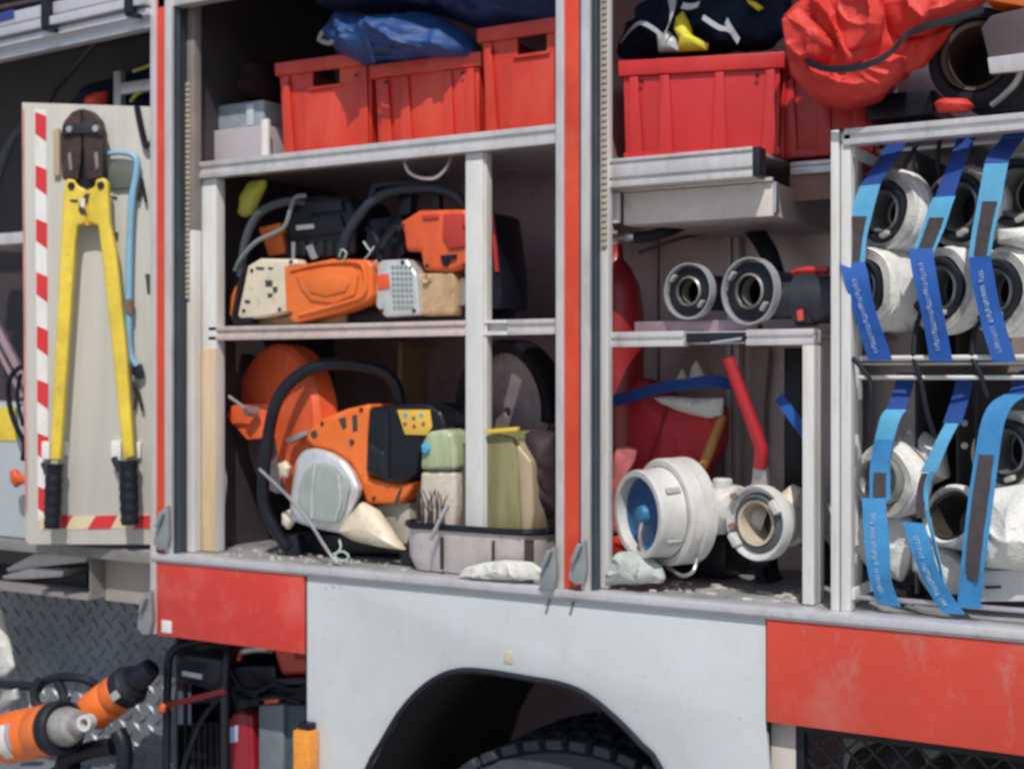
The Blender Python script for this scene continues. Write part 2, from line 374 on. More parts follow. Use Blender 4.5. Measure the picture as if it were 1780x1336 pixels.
part('latch_shadow', m, mat('latch_shadow_grey', (.2, .2, .2), .7), side)  # the latches' cast shadows, painted as two slanted dark bars
m = MB()
for a, b, c in ((566, 1022, 4), (580, 1018, 6), (592, 1018, 5), (1286, 1248, 3), (1120, 1175, 2), (560, 1236, 3)): p = P(a, b, -.0004); m.lathe(p, (0, -1, 0), [(.0004, .0001), (.0004, c * .0008), (-.0004, c * .001)], 12)
part('smudge', m, mat('grey_smudge', (.46, .48, .5), .7), side)
# sill with floor behind it
m = MB(); m.box(WX(268), X1, -.014, .03, ZS - .0165, ZS, .003); m.box(WX(268), X1, -.009, .02, ZS - .0215, ZS - .017, .001)
part('sill_rail', m, mat('pale_sill', (.60, .61, .65), .4, .3, var=.08, vs=12, dirt=(.3, .2, .17), da=.45, ds=10), truck)
m = MB(); m.box(WX(268), X1, .03, .66, ZS - .03, ZS - .002, .001); m.box(X0, WX(267), .012, .66, ZS - .03, ZS - .002, .001)
part('locker_floor', m, mat('worn_floor', (.40, .40, .41), .5, .3, var=.3, vs=8, dirt=(.1, .085, .08), da=.8, ds=5), truck)
# roof / lintel / back / dividers
m = MB(); m.box(XL - .05, X1, 0, .03, ZTOP + .032, ZR, .003); part('lintel', m, RED, truck)
m = MB(); m.box(XL - .05, X1, -.004, .03, ZTOP, ZTOP + .03, .003); part('lintel_trim', m, ALU, truck)
m = MB(); m.box(X0, X1, .0, .7, ZR, ZR + .03, 0); m.box(XL - .05, X1, .031, .66, ZTOP + .2, ZTOP + .22, 0); part('roof', m, ALUD, truck)
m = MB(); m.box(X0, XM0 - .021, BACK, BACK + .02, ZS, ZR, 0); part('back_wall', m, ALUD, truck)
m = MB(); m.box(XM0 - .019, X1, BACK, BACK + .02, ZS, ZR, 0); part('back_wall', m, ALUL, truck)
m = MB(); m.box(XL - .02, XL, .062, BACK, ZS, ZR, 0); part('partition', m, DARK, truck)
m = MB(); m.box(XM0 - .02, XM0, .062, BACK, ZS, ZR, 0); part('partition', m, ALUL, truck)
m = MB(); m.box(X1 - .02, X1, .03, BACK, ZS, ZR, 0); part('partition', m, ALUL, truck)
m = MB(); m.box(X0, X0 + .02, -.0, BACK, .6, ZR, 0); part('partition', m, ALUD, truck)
# corner posts
zpt = ZR
def post(xs, zb, lab=None, first=True):
    a, b, c, d, e = xs
    m = MB(); m.box(a, b, -.008, .03, zb, zpt, .002); m.box(c, d, -.008, .03, ZS, zpt, .002)
    po = part('corner_post', m, ALU, truck)
    m = MB(); m.box(b, c, -.004, .028, zb, zpt, .002); part('paint_strip', m, REDST, po)
    m = MB(); m.box(d - .001, d + .004, .0, .033, ZS, zpt, .0015); m.tube([(d + .004, .012, ZS), (d + .004, .012, zpt)], .006, 8, 0); part('rubber_seal', m, mat('seal_rubber', (.035, .05, .068), .4, var=.2, vs=14, spec=.5), po)
    return po
post((WX(265), WX(275), WX(290), WX(302), 0), ZZ(270, 1100))
post((WX(969), WX(983), WX(1010), WX(1028), 0), ZS + .001)
m = MB(); m.box(WX(1011), WX(1013), -.009, .0, ZS, zpt, 0); part('post_gap', m, RUBBER, truck)
zj = ZZ(333, 400, .05); m = MB(); m.box(WX(322, .045), WX(345, .06), .045, .07, ZS, zj, .002); part('door_jamb', m, POSTP, truck)
m = MB(); m.box(WX(322, .045), WX(345, .06), .045, .07, zj + .0005, zpt, .002); part('door_jamb', m, mat('shaded_brown_post', (.27, .24, .22), .6, var=.25), truck)  # upper jamb coloured darker to paint in the lintel's shade
m = MB(); m.box(XL - .012, XL, .034, .06, ZS, zpt, .001); part('jamb_channel', m, mat('seal_rubber', (0, 0, 0)), truck)
m = MB(); m.box(WX(1042, .04), WX(1061, .05), .04, .06, ZS, zpt, .002); part('door_jamb', m, POSTP, truck)
# toothed edge of the shutter guide at the upper post
m = MB()
x_ = WX(1047, .038); z_ = ZZ(1050, 430, .055)
while z_ < ZR: m.box(x_, x_ + .011, .034, .0395, z_, z_ + .008, .001); z_ += .0125
part('guide_strip', m, mat('beige_guide', (.50, .44, .34), .6, var=.15), truck)
m = MB(); x_ = WX(322, .04); z_ = ZZ(330, 520, .055)
while z_ < ZZ(330, 150, .05): m.box(x_, x_ + .012, .039, .0445, z_, z_ + .009, .001); z_ += .0125
part('guide_strip', m, mat('beige_guide', (.50, .44, .34), .6, var=.15), truck)
# inner frame of the rear locker
YF = .075
zs1t, zs1b = ZZ(660, 250, YF), ZZ(660, 281, YF)      # upper shelf rail
zs2t, zs2b = ZZ(600, 562, YF), ZZ(600, 587, YF)
m = MB(); m.box(WX(346, YF), WX(376, YF), YF, YF + .03, ZS, zs1b - .001, .002); fp = part('frame_post', m, POSTP, truck)
m = MB(); m.box(WX(347, YF - .001), WX(376, YF) , YF - .002, YF, ZS + .001, zs2b - .02, .0005); part('ochre_film', m, OCHRE, fp)  # thin ochre layer over the lower part of the post
m = MB(); m.box(WX(809, YF), WX(840, YF), YF, YF + .035, ZS, zs1b - .001, .002); m.box(WX(840, YF) + .0, WX(840, YF) + .004, YF + .006, YF + .029, ZS, zs1b - .001, .001); part('frame_post', m, POSTP, truck)
def shelf(x0, x1, zt_, zb_, ym, yb, name='shelf', mt=ALU):
    m = MB(); h = zt_ - zb_
    m.box(x0, x1, ym, ym + .03, zb_, zb_ + h * .3, .0012); m.box(x0, x1, ym, ym + .03, zb_ + h * .7, zt_, .0012); m.box(x0, x1, ym + .005, ym + .03, zb_ + h * .3, zb_ + h * .7, 0)
    m.box(x0, x1, ym + .03, yb, zt_ - .012, zt_ - .002, .0005)
    return part(name, m, mt, truck)
shelf(WX(352, YF), XM0 - .021, zs1t, zs1b, YF - .012, BACK)
shelf(WX(362, YF), WX(809, YF) - .001, zs2t, zs2b, YF, BACK, mt=mat('dusty_aluminium', (.60, .50, .47), .5, .15, var=.16, vs=18, dirt=(.30, .20, .14), da=.6, ds=9, stretch=(1, 1, .4)))
shelf(WX(840, YF) + .005, XM0 - .021, zs2t, zs2b, YF + .012, BACK)
m = MB(); m.box(WX(846, .1), WX(890, .1), .078, .084, zs2b, zs2b + .006, .0005); m.box(WX(846, .1), WX(890, .1), .078, .084, zs2t - .007, zs2t - .001, .0005); part('slide_runner', m, WHTAPE, truck)
m = MB(); m.box(XL + .3, XL + .312, .5, BACK, ZS, zs2b, 0); part('partition', m, TANKB, truck)
# front locker: drawer, tray, middle rail, frame post
xr0, xr1 = WX(1050, .05), WX(1309, .05)
zd1, zd0 = ZZ(1185, 266, .05), ZZ(1185, 317, .05)
m = MB(); h = zd1 - zd0
for k in ((0, .22), (.34, .78), (.88, 1)): m.box(xr0, xr1, .045, .085, zd0 + h * k[0], zd0 + h * k[1], .0015)
m.box(xr0, xr1, .055, .08, zd0 + .001, zd1 - .001, 0); m.box(xr0, xr1, .086, BACK, zd1 - .008, zd1 - .002, 0)
dr = part('drawer', m, ALU, truck)
m = MB(); m.box(xr1, xr1 + .014, .047, .083, zd0 + .001, zd1 - .001, .002); part('end_cap', m, BLKM, dr)
m = MB(); xb_ = WX(1445, .2); m.box(xr1 + .02, xb_, .2, .22, zd1 - .02, zd1 - .011, .002); m.box(xr1 + .02, xb_, .2, .22, zd1 - .036, zd1 - .021, .002); part('drawer_slide', m, ALU, dr)
m = MB(); m.box(xr1 + .016, xb_, .21, .22, ZZ(1380, 350, .21), zd1 - .0365, .001); part('bounce_plate', m, mat('red_bounce_brown', (.30, .17, .13), .55, var=.2), dr)  # added plate, its brown stands for red light bounced off the crate
zt1, zt0 = ZZ(1200, 327, .1), ZZ(1200, 384, .1)
m = MB(); xt1 = WX(1345, .1)
m.box(XM1 + .004, xt1, .1, .106, zt0, zt1, .001); m.box(XM1 + .004, xt1, .106, .5, zt1 - .006, zt1, .001); m.box(XM1 + .004, xt1, .106, .5, zt0, zt0 + .006, .001); m.box(xt1 - .005, xt1, .106, .5, zt0 + .006, zt1 - .006, 0)
tr_ = part('under_tray', m, mat('tray_paint', (.66, .60, .56), .5, .2, var=.15, dirt=(.3, .22, .18), da=.4), truck)
m = MB(); m.box(WX(1062, .09), WX(1076, .09), .086, .099, zt0 + .004, zt1, .002); part('tray_bracket', m, WHTAPE, tr_)
m = MB(); m.box(WX(1062, .09), xt1, .09, .0995, zt1 + .001, zt1 + .008, .001); part('tray_lip', m, ALU, tr_)
m = MB(); m.box(xt1, xt1 + .006, .096, .115, zt0 + .005, zt1, .002); part('tray_catch', m, CHROME, tr_)
zm1, zm0 = ZZ(1240, 574, .06), ZZ(1240, 601, .06); xm0, xm1 = WX(1046, .05), WX(1416, .06)
m = MB(); h = zm1 - zm0
xc0, xc1 = WX(1190, .06), WX(1298, .06)
for a_, b_2 in ((xm0, xc0), (xc1, xm1)):
    m.box(a_, b_2, .055, .085, zm0, zm0 + h * .4, .0012); m.box(a_, b_2, .055, .085, zm0 + h * .6, zm1, .0012); m.box(a_, b_2, .061, .085, zm0 + h * .4, zm0 + h * .6, 0)
m.box(xm0, xm1, .09, .105, zm0 + .004, zm1 - .001, .001); m.box(xm0, xm1, .105, BACK, zm1 - .01, zm1 - .002, .0005)
mr_ = part('shelf', m, ALU, truck)
m = MB(); m.box(xc0, xc1, .068, .089, zm0 + .008, zm1 - .004, .001); part('shelf_lock', m, BLKM, mr_)
m = MB(); m.bar(P(1235, 596, .062), P(1290, 588, .062), .006, .006); part('lock_lever', m, CHROME, mr_)
zm2 = ZZ(1150, 549, .15)
m = MB(); m.box(XM1 + .004, WX(1320, .16), .15, .18, zm1, zm1 + .024, .002); part('inner_rail', m, ALUD, truck)
m = MB(); m.box(WX(1396, .06), WX(1416, .06), .055, .085, ZS, zm0 - .0005, .002); m.box(WX(1416, .1), WX(1416, .1) + .012, .09, .12, ZS, zm0 - .001, .001); part('frame_post', m, POSTP, truck)
m = MB()
for d in (0, .017): m.box(WX(1262, .45) + d, WX(1262, .45) + d + .014, .44 + d * .3, .47, ZS, zd0 + .02, .002)
part('frame_post', m, ALU, truck)
m = MB(); m.box(XM0 + .004, WX(1480, .49), .48, .49, ZS, zd0 - .004, 0); part('inner_panel', m, ALUL, truck)
# wheel
wc = Vector((WX(1032, .2), .13, 0)); RW = .5
ztyre = ZZ(985, 1268, .2); wc.z = ztyre - RW
m = MB()
prof = [(0, .30), (-.012, .33), (-.018, .38), (-.015, .43), (0, .47), (.02, .482), (.26, .482), (.28, .47), (.29, .42), (.28, .33), (.27, .30)]
m.lathe(wc, (0, 1, 0), prof, 96)
NT = 54
for i in range(NT):
    t = 2 * math.pi * i / NT
    for row, (y0, y1, off) in enumerate(((-.006, .062, 0), (.072, .135, .5), (.145, .208, 0), (.218, .286, .5))):
        tt = 2 * math.pi * (i + off) / NT
        M = Matrix.Translation(wc) @ Matrix.Rotation(tt, 4, 'Y') @ Matrix.Rotation((.12 if row % 2 else -.12), 4, 'Z')
        b_ = bmesh.new(); bmesh.ops.create_cube(b_, size=1)
        for v in b_.verts: v.co = M @ Vector((v.co.x * .042, (y0 + y1) / 2 + v.co.y * (y1 - y0), .489 + v.co.z * .022))
        m.add(b_, bevel=.003, seg=1)
wh = part('wheel', m, mat('tyre_rubber', (.034, .042, .056), .62, var=.3, vs=14, dirt=(.075, .075, .08), da=.7, ds=8), truck)
m = MB(); m.lathe(wc, (0, 1, 0), [(.02, .02), (.02, .1), (.06, .12), (.08, .2), (.03, .27), (-.004, .3), (.01, .305), (.2, .3), (.2, .02)], 64); part('rim', m, GREYP, wh)
# latches at the foot of the posts
def latch(px_, py_, sgn):
    m = MB(); c = P(px_, py_, -.01)
    s_ = S(px_, 0)
    m.prism([c + Vector((s_ * x * sgn, -.014, -s_ * y)) for x, y in ((-5, -30), (8, -38), (12, 10), (6, 38), (-10, 40), (-24, 30), (-20, 10))], (0, .012, 0), .003)
    m.bar(c + Vector((-.012 * sgn, -.022, .0)), c + Vector((.004 * sgn, -.022, .045 * .8)), .012, .009)
    return part('door_latch', m, mat('latch_zinc', (.33, .37, .39), .45, .5), truck)
latch(962, 985, 1); latch(1014, 975, 1); latch(291, 915, 1); latch(262, 1062, 1)
# marker light on the panel's edge
m = MB(); c = P(541, 1330, 0); m.box(WX(526), WX(556), -.035, -.001, ZZ(540, 1420), ZZ(540, 1264), .006); ml = part('marker_light', m, LENS, truck)
m = MB(); m.box(WX(531), WX(551), -.026, -.002, ZZ(540, 1264), ZZ(540, 1252), .003); part('light_cap', m, BLACK, ml)
m = MB(); m.bar(P(541, 1290, -.036), P(541, 1330, -.036), .014, .002); part('reflector', m, mat('amber_inner', (.9, .55, .2), .2), ml)
# under-structure at the front end: bracket and mesh grille
m = MB(); m.box(WX(1340, .03), WX(1383, .03), .03, .06, .55, zb_r - .001, .002); part('support_post', m, mat('beige_paint', (.52, .48, .44), .6), truck)
m = MB(); m.box(WX(1390, .05), WX(1404, .05), .03, .055, .55, zb_r - .001, .002); m.box(WX(1404, .05), X1, .03, .055, zb_r - .02, zb_r - .001, .001); part('grille_frame', m, BLACK, truck)
m = MB(); x = WX(1395, .05) - .5; zg0 = .6; zg1 = zb_r - .02; xg0, xg1 = WX(1404, .05), X1
st = .05
k = -30
hgt = zg1 - zg0
x = xg0 - hgt
while x < xg1:
    for s_ in (1, -1):
        p0, p1 = (Vector((x, .048, zg0)), Vector((x + hgt, .048, zg1))) if s_ > 0 else (Vector((x, .043, zg1)), Vector((x + hgt, .043, zg0)))
        t0 = max(0, (xg0 - p0.x) / hgt); t1 = min(1, (xg1 - p0.x) / hgt)
        if t1 > t0: m.bar(p0.lerp(p1, t0), p0.lerp(p1, t1), .0045, .0042, up=(0, 1, 0), bevel=0)
    x += st
part('mesh_grille', m, BLKM, truck)
m = MB(); m.box(xg0, X1, .27, .28, .55, zb_r, 0); part('lower_wall', m, mat('grey_inner', (.55, .58, .6), .7, var=.2), truck)
# rear bay: shutter rail on top, slot box, tread plate recess
m = MB(); a_, c_ = P(-30, 84, .0), P(266, 18, .0)
d_ = (c_ - a_)
for (dz, hh, yy) in ((.055, .03, -.004), (.02, .022, -.016), (-.006, .016, -.004), (-.03, .02, .012)):
    m.bar(a_ + Vector((-.3 * d_.x, yy, dz - .3 * d_.z)), c_ + Vector((0, yy, dz)), .03, hh)
m.bar(a_ + Vector((-.3 * d_.x, .006, .02 - .3 * d_.z)), c_ + Vector((0, .006, .02)), .02, .08)
ra = part('shutter_rail', m, mat('rail_alu', (.62, .61, .66), .4, .35, var=.1, vs=20), truck)
m = MB()
for (a, b) in ((80, 35), (225, 10)):
    c = P(a, b, -.03); m.box(c.x - .014, c.x + .014, -.036, -.018, c.z - .02, c.z + .06, .004); m.bar(c + Vector((-.012, .004, -.018)), c + Vector((.034, .004, -.03)), .012, .012)
part('rail_bracket', m, RUBBER, ra)
m = MB(); c = P(10, 32, -.02)
m.bar(P(-14, 34, -.021), P(24, 24, -.021), .004, .022, bevel=.001); part('printed_mark', m, mat('blue_print', (.03, .05, .22), .5), ra)
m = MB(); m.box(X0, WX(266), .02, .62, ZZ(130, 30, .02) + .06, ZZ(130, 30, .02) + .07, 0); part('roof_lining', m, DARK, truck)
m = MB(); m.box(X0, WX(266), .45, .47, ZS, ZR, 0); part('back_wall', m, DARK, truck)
m = MB(); m.box(WX(268), WX(268) + .006, .03, .62, ZS, ZR, 0); part('partition', m, ALUD, truck)
zb1, zb2 = ZZ(80, 962, .01), ZZ(80, 1026, .01)
xs1 = WX(156, .01)
m = MB(); m.box(X0, WX(267), .004, .012, ZS - .03, ZS - .003, .001); m.box(X0, xs1, .004, .3, zb2 - .012, zb2, .001); m.box(xs1 - .004, xs1, .013, .3, zb2, zb1, 0); m.box(X0, xs1, .3, .31, zb2, zb1, 0)
part('slot_box', m, mat('slot_grey', (.27, .25, .25), .5, .2, var=.15, dirt=(.12, .1, .1), da=.5), truck)
m = MB(); m.box(xs1 + .001, WX(268), .06, .07, ZZ(200, 1045, .06), ZS - .03, .001); part('filler_plate', m, mat('beige_plate', (.40, .36, .31), .6), truck)
m = MB(); xt0, xt1_ = X0, WX(306, .2); zt_a, zt_b = ZZ(200, 1036, .13), .55
m.box(xt0, xt1_, .2, .206, zt_b, zt_a, 0)
i = 0; z = zt_b + .012
while z < zt_a - .01:
    x = xt0 + (.026 if i % 2 else 0)
    while x < xt1_ - .01:
        s_ = 1 if ((round((x - xt0) / .018)) // 1 + i) % 4 < 2 else -1
        s_ = 1 if (i % 2 == 0) else -1
        M = Matrix.Translation((x + .014, .2, z + .012)) @ Matrix.Rotation(s_ * math.radians(45), 4, 'Y')
        b_ = bmesh.new(); vs = [b_.verts.new(M @ Vector(q)) for q in ((-.021, 0, 0), (0, 0, .0075), (.021, 0, 0), (0, 0, -.0075), (-.013, -.004, 0), (0, -.005, .0035), (.013, -.004, 0), (0, -.005, -.0035))]
        for q in range(4): b_.faces.new((vs[q], vs[(q + 1) % 4], vs[4 + (q + 1) % 4], vs[4 + q]))
        b_.faces.new(vs[4:]); m.add(b_)
        x += .052
    z += .026; i += 1
part('tread_plate', m, TREADM, truck)
zfl = ZZ(300, 1420, 0)
m = MB(); m.box(X0, WX(533), -.02, .5, zfl - .02, zfl, .002); m.box(WX(525, .0), WX(531, .0), .014, .5, zfl, zb_l, 0); part('step_floor', m, TREADM, truck)
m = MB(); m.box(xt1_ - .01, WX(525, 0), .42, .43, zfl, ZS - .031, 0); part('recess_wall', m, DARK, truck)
m = MB(); m.box(X0, X1, .66, 2.3, .7, ZR, 0); part('body_core', m, ALUD, truck)

# ------------------------------------------------------------------ red crates on the upper shelves
def crate(name, x0, y0, z0, w, d, h, yaw, label, m_=CRATE, hole=True, flare=.05, ribs=(.14, .36, .64, .86)):
    t = thing(name, (x0, y0, z0), label, 'crate', 'red crates on the upper shelves')
    M = Matrix.Translation((x0, y0, z0)) @ Matrix.Rotation(yaw, 4, 'Z'); T = .006
    def fin(mb):
        for v in mb.bm.verts:
            k = 1 + flare * (v.co.z / h - 1) * 1.0
            v.co.x = w / 2 + (v.co.x - w / 2) * k; v.co.y = d / 2 + (v.co.y - d / 2) * k
            v.co = M @ v.co
        return mb
    b = MB(); hz0, hz1, hx0, hx1 = h * .72, h * .88, w * .36, w * .66
    if hole:
        b.box(0, w, 0, T, 0, hz0, .0015); b.box(0, w, 0, T, hz1, h, .0015); b.box(0, hx0, 0, T, hz0, hz1, 0); b.box(hx1, w, 0, T, hz0, hz1, 0)
    else: b.box(0, w, 0, T, 0, h, .0015)
    b.box(0, w, d - T, d, 0, h, .0015); b.box(0, T, T, d - T, 0, h, 0)
    wy0, wy1 = d * .36, d * .64
    b.box(w - T, w, T, d - T, 0, hz0, 0); b.box(w - T, w, T, d - T, hz1, h, 0); b.box(w - T, w, T, wy0, hz0, hz1, 0); b.box(w - T, w, wy1, d - T, hz0, hz1, 0)
    b.box(T, w - T, T, d - T, .004, .01, 0)
    body = part('body', fin(b), m_, t)
    b = MB(); e = .009
    b.box(-e, w + e, -e, -.0005, h - .030, h + .001, .003); b.box(-e, w + e, d + .0005, d + e, h - .030, h + .001, .003)
    b.box(-e, -.0005, -.0004, d + .0004, h - .030, h + .001, .003); b.box(w + .0005, w + e, -.0004, d + .0004, h - .030, h + .001, .003)
    part('rim', fin(b), m_, t)
    for r in ribs:
        b = MB(); c = w * r; b.prism([(c - .016, -.0005, .001), (c + .016, -.0005, .001), (c + .009, -.0005, h - .032), (c - .009, -.0005, h - .032)], (0, -.008, 0), .003); part('rib', fin(b), m_, t)
    for r in (.12, .5, .88):
        b = MB(); c = d * r; b.prism([(w + .0005, c - .016, .001), (w + .0005, c + .016, .001), (w + .0005, c + .009, h - .032), (w + .0005, c - .009, h - .032)], (.008, 0, 0), .003); part('rib', fin(b), m_, t)
    b = MB(); b.box(-.003, w + .003, -.006, -.0005, .0005, .016, .002); part('foot_strip', fin(b), m_, t)
    for s in (.12, .86):
        b = MB(); b.lathe((w * s, -.0095, h * .78), (0, -1, 0), [(0, 0.0001), (.001, .0035), (-.001, .0045)], 12); part('rivet', fin(b), BLACK, t)
    if hole:
        b = MB()
        b.box(hx0 - .008, hx1 + .008, -.006, -.0005, hz1, hz1 + .007, .0015); b.box(hx0 - .008, hx1 + .008, -.006, -.0005, hz0 - .007, hz0, .0015)
        part('grip_frame', fin(b), m_, t)
    return t
SH1, SH2 = zs1t - .002, zs2t - .002
def wcrate(p0, p1, Y): return WX(p1, Y) - WX(p0, Y)
crate('crate', WX(486, .13), .13, SH1, wcrate(486, 640, .13), .4, ZZ(560, 100, .13) - SH1, .05, 'red crate with an open grip hole standing beside the grey box', ribs=(.08, .93))
crate('crate', WX(652, .125), .125, SH1, wcrate(652, 828, .12), .38, ZZ(740, 101, .12) - SH1, .05, 'low red ribbed crate half under the blue bag, with no grip hole', CRATE, False, .04, (.1, .3, .72, .93))
crate('crate', WX(838, .12), .12, SH1, wcrate(838, 1010, .12), .42, ZZ(880, 45, .12) - SH1, .0, 'taller red crate with a grip hole against the red corner post', ribs=(.07, .95))
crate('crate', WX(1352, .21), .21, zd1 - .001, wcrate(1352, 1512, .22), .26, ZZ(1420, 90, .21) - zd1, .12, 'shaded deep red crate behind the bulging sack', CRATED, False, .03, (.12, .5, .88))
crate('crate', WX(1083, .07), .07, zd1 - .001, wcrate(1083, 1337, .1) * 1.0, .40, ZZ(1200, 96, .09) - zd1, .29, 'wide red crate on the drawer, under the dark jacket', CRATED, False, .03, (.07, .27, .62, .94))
# ------------------------------------------------------------------ upper shelf, rear locker
t = thing('storage_box', P(410, 270, .2) * 1, 'grey plastic box with a cloudy tub on it, at the end of the upper shelf', 'box')
m = MB(); m.box(WX(352, .14), WX(470, .16), .14, .4, SH1, ZZ(410, 222, .14), .004); part('box', m, GREYBOX, t)
m = MB(); m.box(WX(455, .13), WX(466, .13), .128, .139, SH1, ZZ(410, 215, .14), .002); part('corner_strip', m, WHTAPE, t)
m = MB(); z = ZZ(410, 222, .14); m.box(WX(350, .15), WX(466, .17), .155, .38, z + .001, ZZ(410, 178, .15), .008); tb = part('tub', m, CLEAR, t)
m = MB(); m.box(WX(352, .15), WX(372, .15), .15, .1545, z + .004, ZZ(410, 182, .15), .001); m.box(WX(428, .15), WX(440, .15), .15, .1545, z + .004, ZZ(410, 184, .15), .001); part('tub_rib', m, mat('frosted_rib', (.5, .56, .58), .4), tb)
solo('bag', MB().puff([(352, 165), (345, 120), (365, 92), (420, 95), (462, 108), (474, 150), (470, 178), (400, 180)], (410, 140), .3, .09, .1, na=.02, seed=4), mat('dark_maroon_fabric', (.035, .012, .016), .8, var=.4), 'very dark bag stuffed behind the grey plastic box', 'bag')
b_bag = MB().puff([(562, 62), (575, 42), (600, 28), (680, 30), (742, 22), (775, 36), (806, 56), (832, 90), (826, 100), (760, 106), (690, 110), (640, 116), (600, 98), (582, 80)], (690, 72), .15, .11, .14, na=.016, ns=8, seed=2, ridge=.022, rn=9, n=128, rings=26)
t = thing('duffel_bag', P(690, 105, .15), 'royal blue bag lying over the rims of two red crates', 'bag')
part('bag_body', b_bag, BAGBLUE, t)
m = MB(); m.puff([(646, 82), (676, 82), (680, 90), (676, 97), (650, 98)], (662, 90), .045, .006, .004, na=0); part('patch', m, NAVY, t)
m = MB(); m.tube([P(555, 70, .12), P(562, 56, .10), P(582, 60, .09), P(575, 74, .09), P(560, 72, .11)], .006, 8); part('handle', m, mat('grey_webbing', (.35, .38, .38), .7), t)
m = MB(); m.ribbon([P(630, 40, .075), P(640, 70, .05), P(650, 108, .085)], (.012, 0, 0), .003); part('strap', m, BAGBLUE, t)
solo('holdall', MB().puff([(540, -30), (700, -50), (990, -50), (985, 34), (960, 50), (900, 56), (830, 50), (790, 30), (720, 20), (600, 18), (550, 10)], (760, -12), .22, .1, .12, na=.02, seed=8, ridge=.02), mat('dark_blue_fabric', (.018, .03, .11), .6, var=.25, vs=9, bump=.4, bs=250), 'navy holdall piled above the royal blue bag', 'bag')
solo('cable_bundle', MB().tube([P(850, 48, .22), P(880, 30, .2), P(930, 26, .2), P(965, 34, .22)], .014, 8).tube([P(860, 50, .24), P(890, 38, .22), P(950, 36, .24)], .012, 8), mat('grey_cable', (.06, .06, .065), .6), 'grey cable lying in the taller red crate', 'cable')
# hanging ring below the upper shelf
solo('wire_loop', MB().tube([P(702, 268, .12), P(704, 284, .1), P(712, 300, .095), P(730, 309, .095), P(755, 309, .095), P(773, 296, .1), P(782, 280, .11), P(786, 266, .12)], .0042, 8), CHROME, 'shiny wire loop hanging below the upper shelf', 'wire loop')
solo('hanging_glove', MB().puff([(415, 372), (419, 340), (434, 316), (462, 312), (463, 322), (452, 345), (440, 372), (426, 378)], (438, 345), .16, .02, .02, na=.006), LIME, 'lime yellow glove hanging behind the chainsaw with the cream cover', 'glove')

# ------------------------------------------------------------------ chainsaw with cream cover
t = thing('chainsaw', P(510, 560, .16), 'chainsaw with cream side cover, orange guard and black top', 'chainsaw')
m = MB(); m.px([(412, 550), (430, 462), (452, 449), (514, 450), (518, 460), (495, 466), (497, 543), (456, 551), (420, 556)], .105, .04, .007, 3); cv = part('side_cover', m, CREAM, t)
m = MB()
for a, b, c, d in ((452, 466, 15, 5), (470, 466, 9, 4), (467, 492, 13, 11), (478, 503, 8, 10), (469, 513, 9, 7), (430, 524, 10, 6)):
    p = P(a, b, .1045); s_ = S(a, .1); m.px([(a - c / 2, b - d / 2), (a + c / 2, b - d / 2 + 1), (a + c / 2 - 1, b + d / 2), (a - c / 2 + 1, b + d / 2)], .1035, .001, 0)
part('printed_mark', m, INK, cv)
m = MB(); m.px([(493, 466), (575, 450), (638, 451), (646, 462), (645, 514), (640, 522), (593, 541), (513, 561), (503, 556), (497, 540)], .095, .06, .012, 3); sg = part('chain_guard', m, ORANGE, t)
m = MB(); m.px([(513, 474), (570, 463), (612, 464), (622, 480), (616, 512), (580, 527), (540, 522), (522, 500)], .089, .0055, .004, 2); m.px([(532, 486), (570, 478), (600, 480), (606, 492), (600, 506), (566, 514), (540, 508)], .085, .004, .003, 2); part('embossed_panel', m, ORANGE, sg)
m = MB(); m.tube([P(505, 470, .094), P(560, 458, .091), P(620, 456, .091), P(634, 474, .091), P(632, 512, .091), P(585, 530, .092), P(520, 548, .094)], .0045, 8, 5); part('rib', m, ORANGE, sg)
m = MB(); m.px([(500, 346), (560, 338), (606, 344), (618, 372), (616, 446), (560, 452), (505, 450), (494, 400)], .17, .16, .014, 3); bd_ = part('engine_housing', m, BLACK, t)
m = MB(); m.px([(514, 380), (590, 372), (600, 404), (520, 412)], .162, .008, .004); m.px([(530, 350), (592, 346), (596, 366), (532, 372)], .16, .01, .004); part('air_filter_cover', m, BLKM, bd_)
m = MB(); m.px([(514, 392), (545, 389), (546, 397), (515, 400)], .1605, .0012, 0); part('name_sticker', m, WHTAPE, bd_)
m = MB()
for k in range(5): m.px([(520 + k * 16, 420), (530 + k * 16, 419), (531 + k * 16, 444), (521 + k * 16, 445)], .165, .005, .001)
part('cooling_fin', m, BLKM, bd_)
m = MB(); m.tube([P(419, 480, .13), P(424, 432, .12), P(434, 398, .12), P(450, 372, .125), P(474, 357, .135), P(508, 349, .15), P(530, 352, .17)], .0105, 12); part('front_handle', m, mat('grey_rubber', (.06, .075, .09), .4, var=.2), t)
m = MB(); m.tube([P(409, 470, .12), P(420, 448, .11), P(446, 420, .11), P(480, 404, .115), P(496, 392, .12), P(506, 362, .125), P(514, 343, .13), P(533, 340, .14)], .0055, 10); part('hand_guard', m, mat('worn_grey_plastic', (.2, .22, .23), .5, var=.3), t)
m = MB(); m.tube([P(407, 556, .11), P(417, 500, .11), P(430, 460, .112)], .0075, 8); m.box(WX(404, .1), WX(436, .1), .1, .13, ZZ(420, 562, .1), ZZ(420, 552, .1), .003); part('bumper_strip', m, BLACK, t)
m = MB(); m.px([(398, 550), (401, 515), (410, 492), (415, 500), (410, 548)], .14, .05, .006); m.px([(448, 396), (486, 386), (490, 402), (452, 410)], .17, .1, .006); m.px([(455, 412), (490, 404), (496, 440), (466, 446)], .19, .08, .006); part('orange_housing', m, ORANGE, t)
m = MB(); m.px([(430, 420), (500, 408), (505, 450), (440, 456)], .2, .1, .005); part('rear_housing', m, BLACK, t)
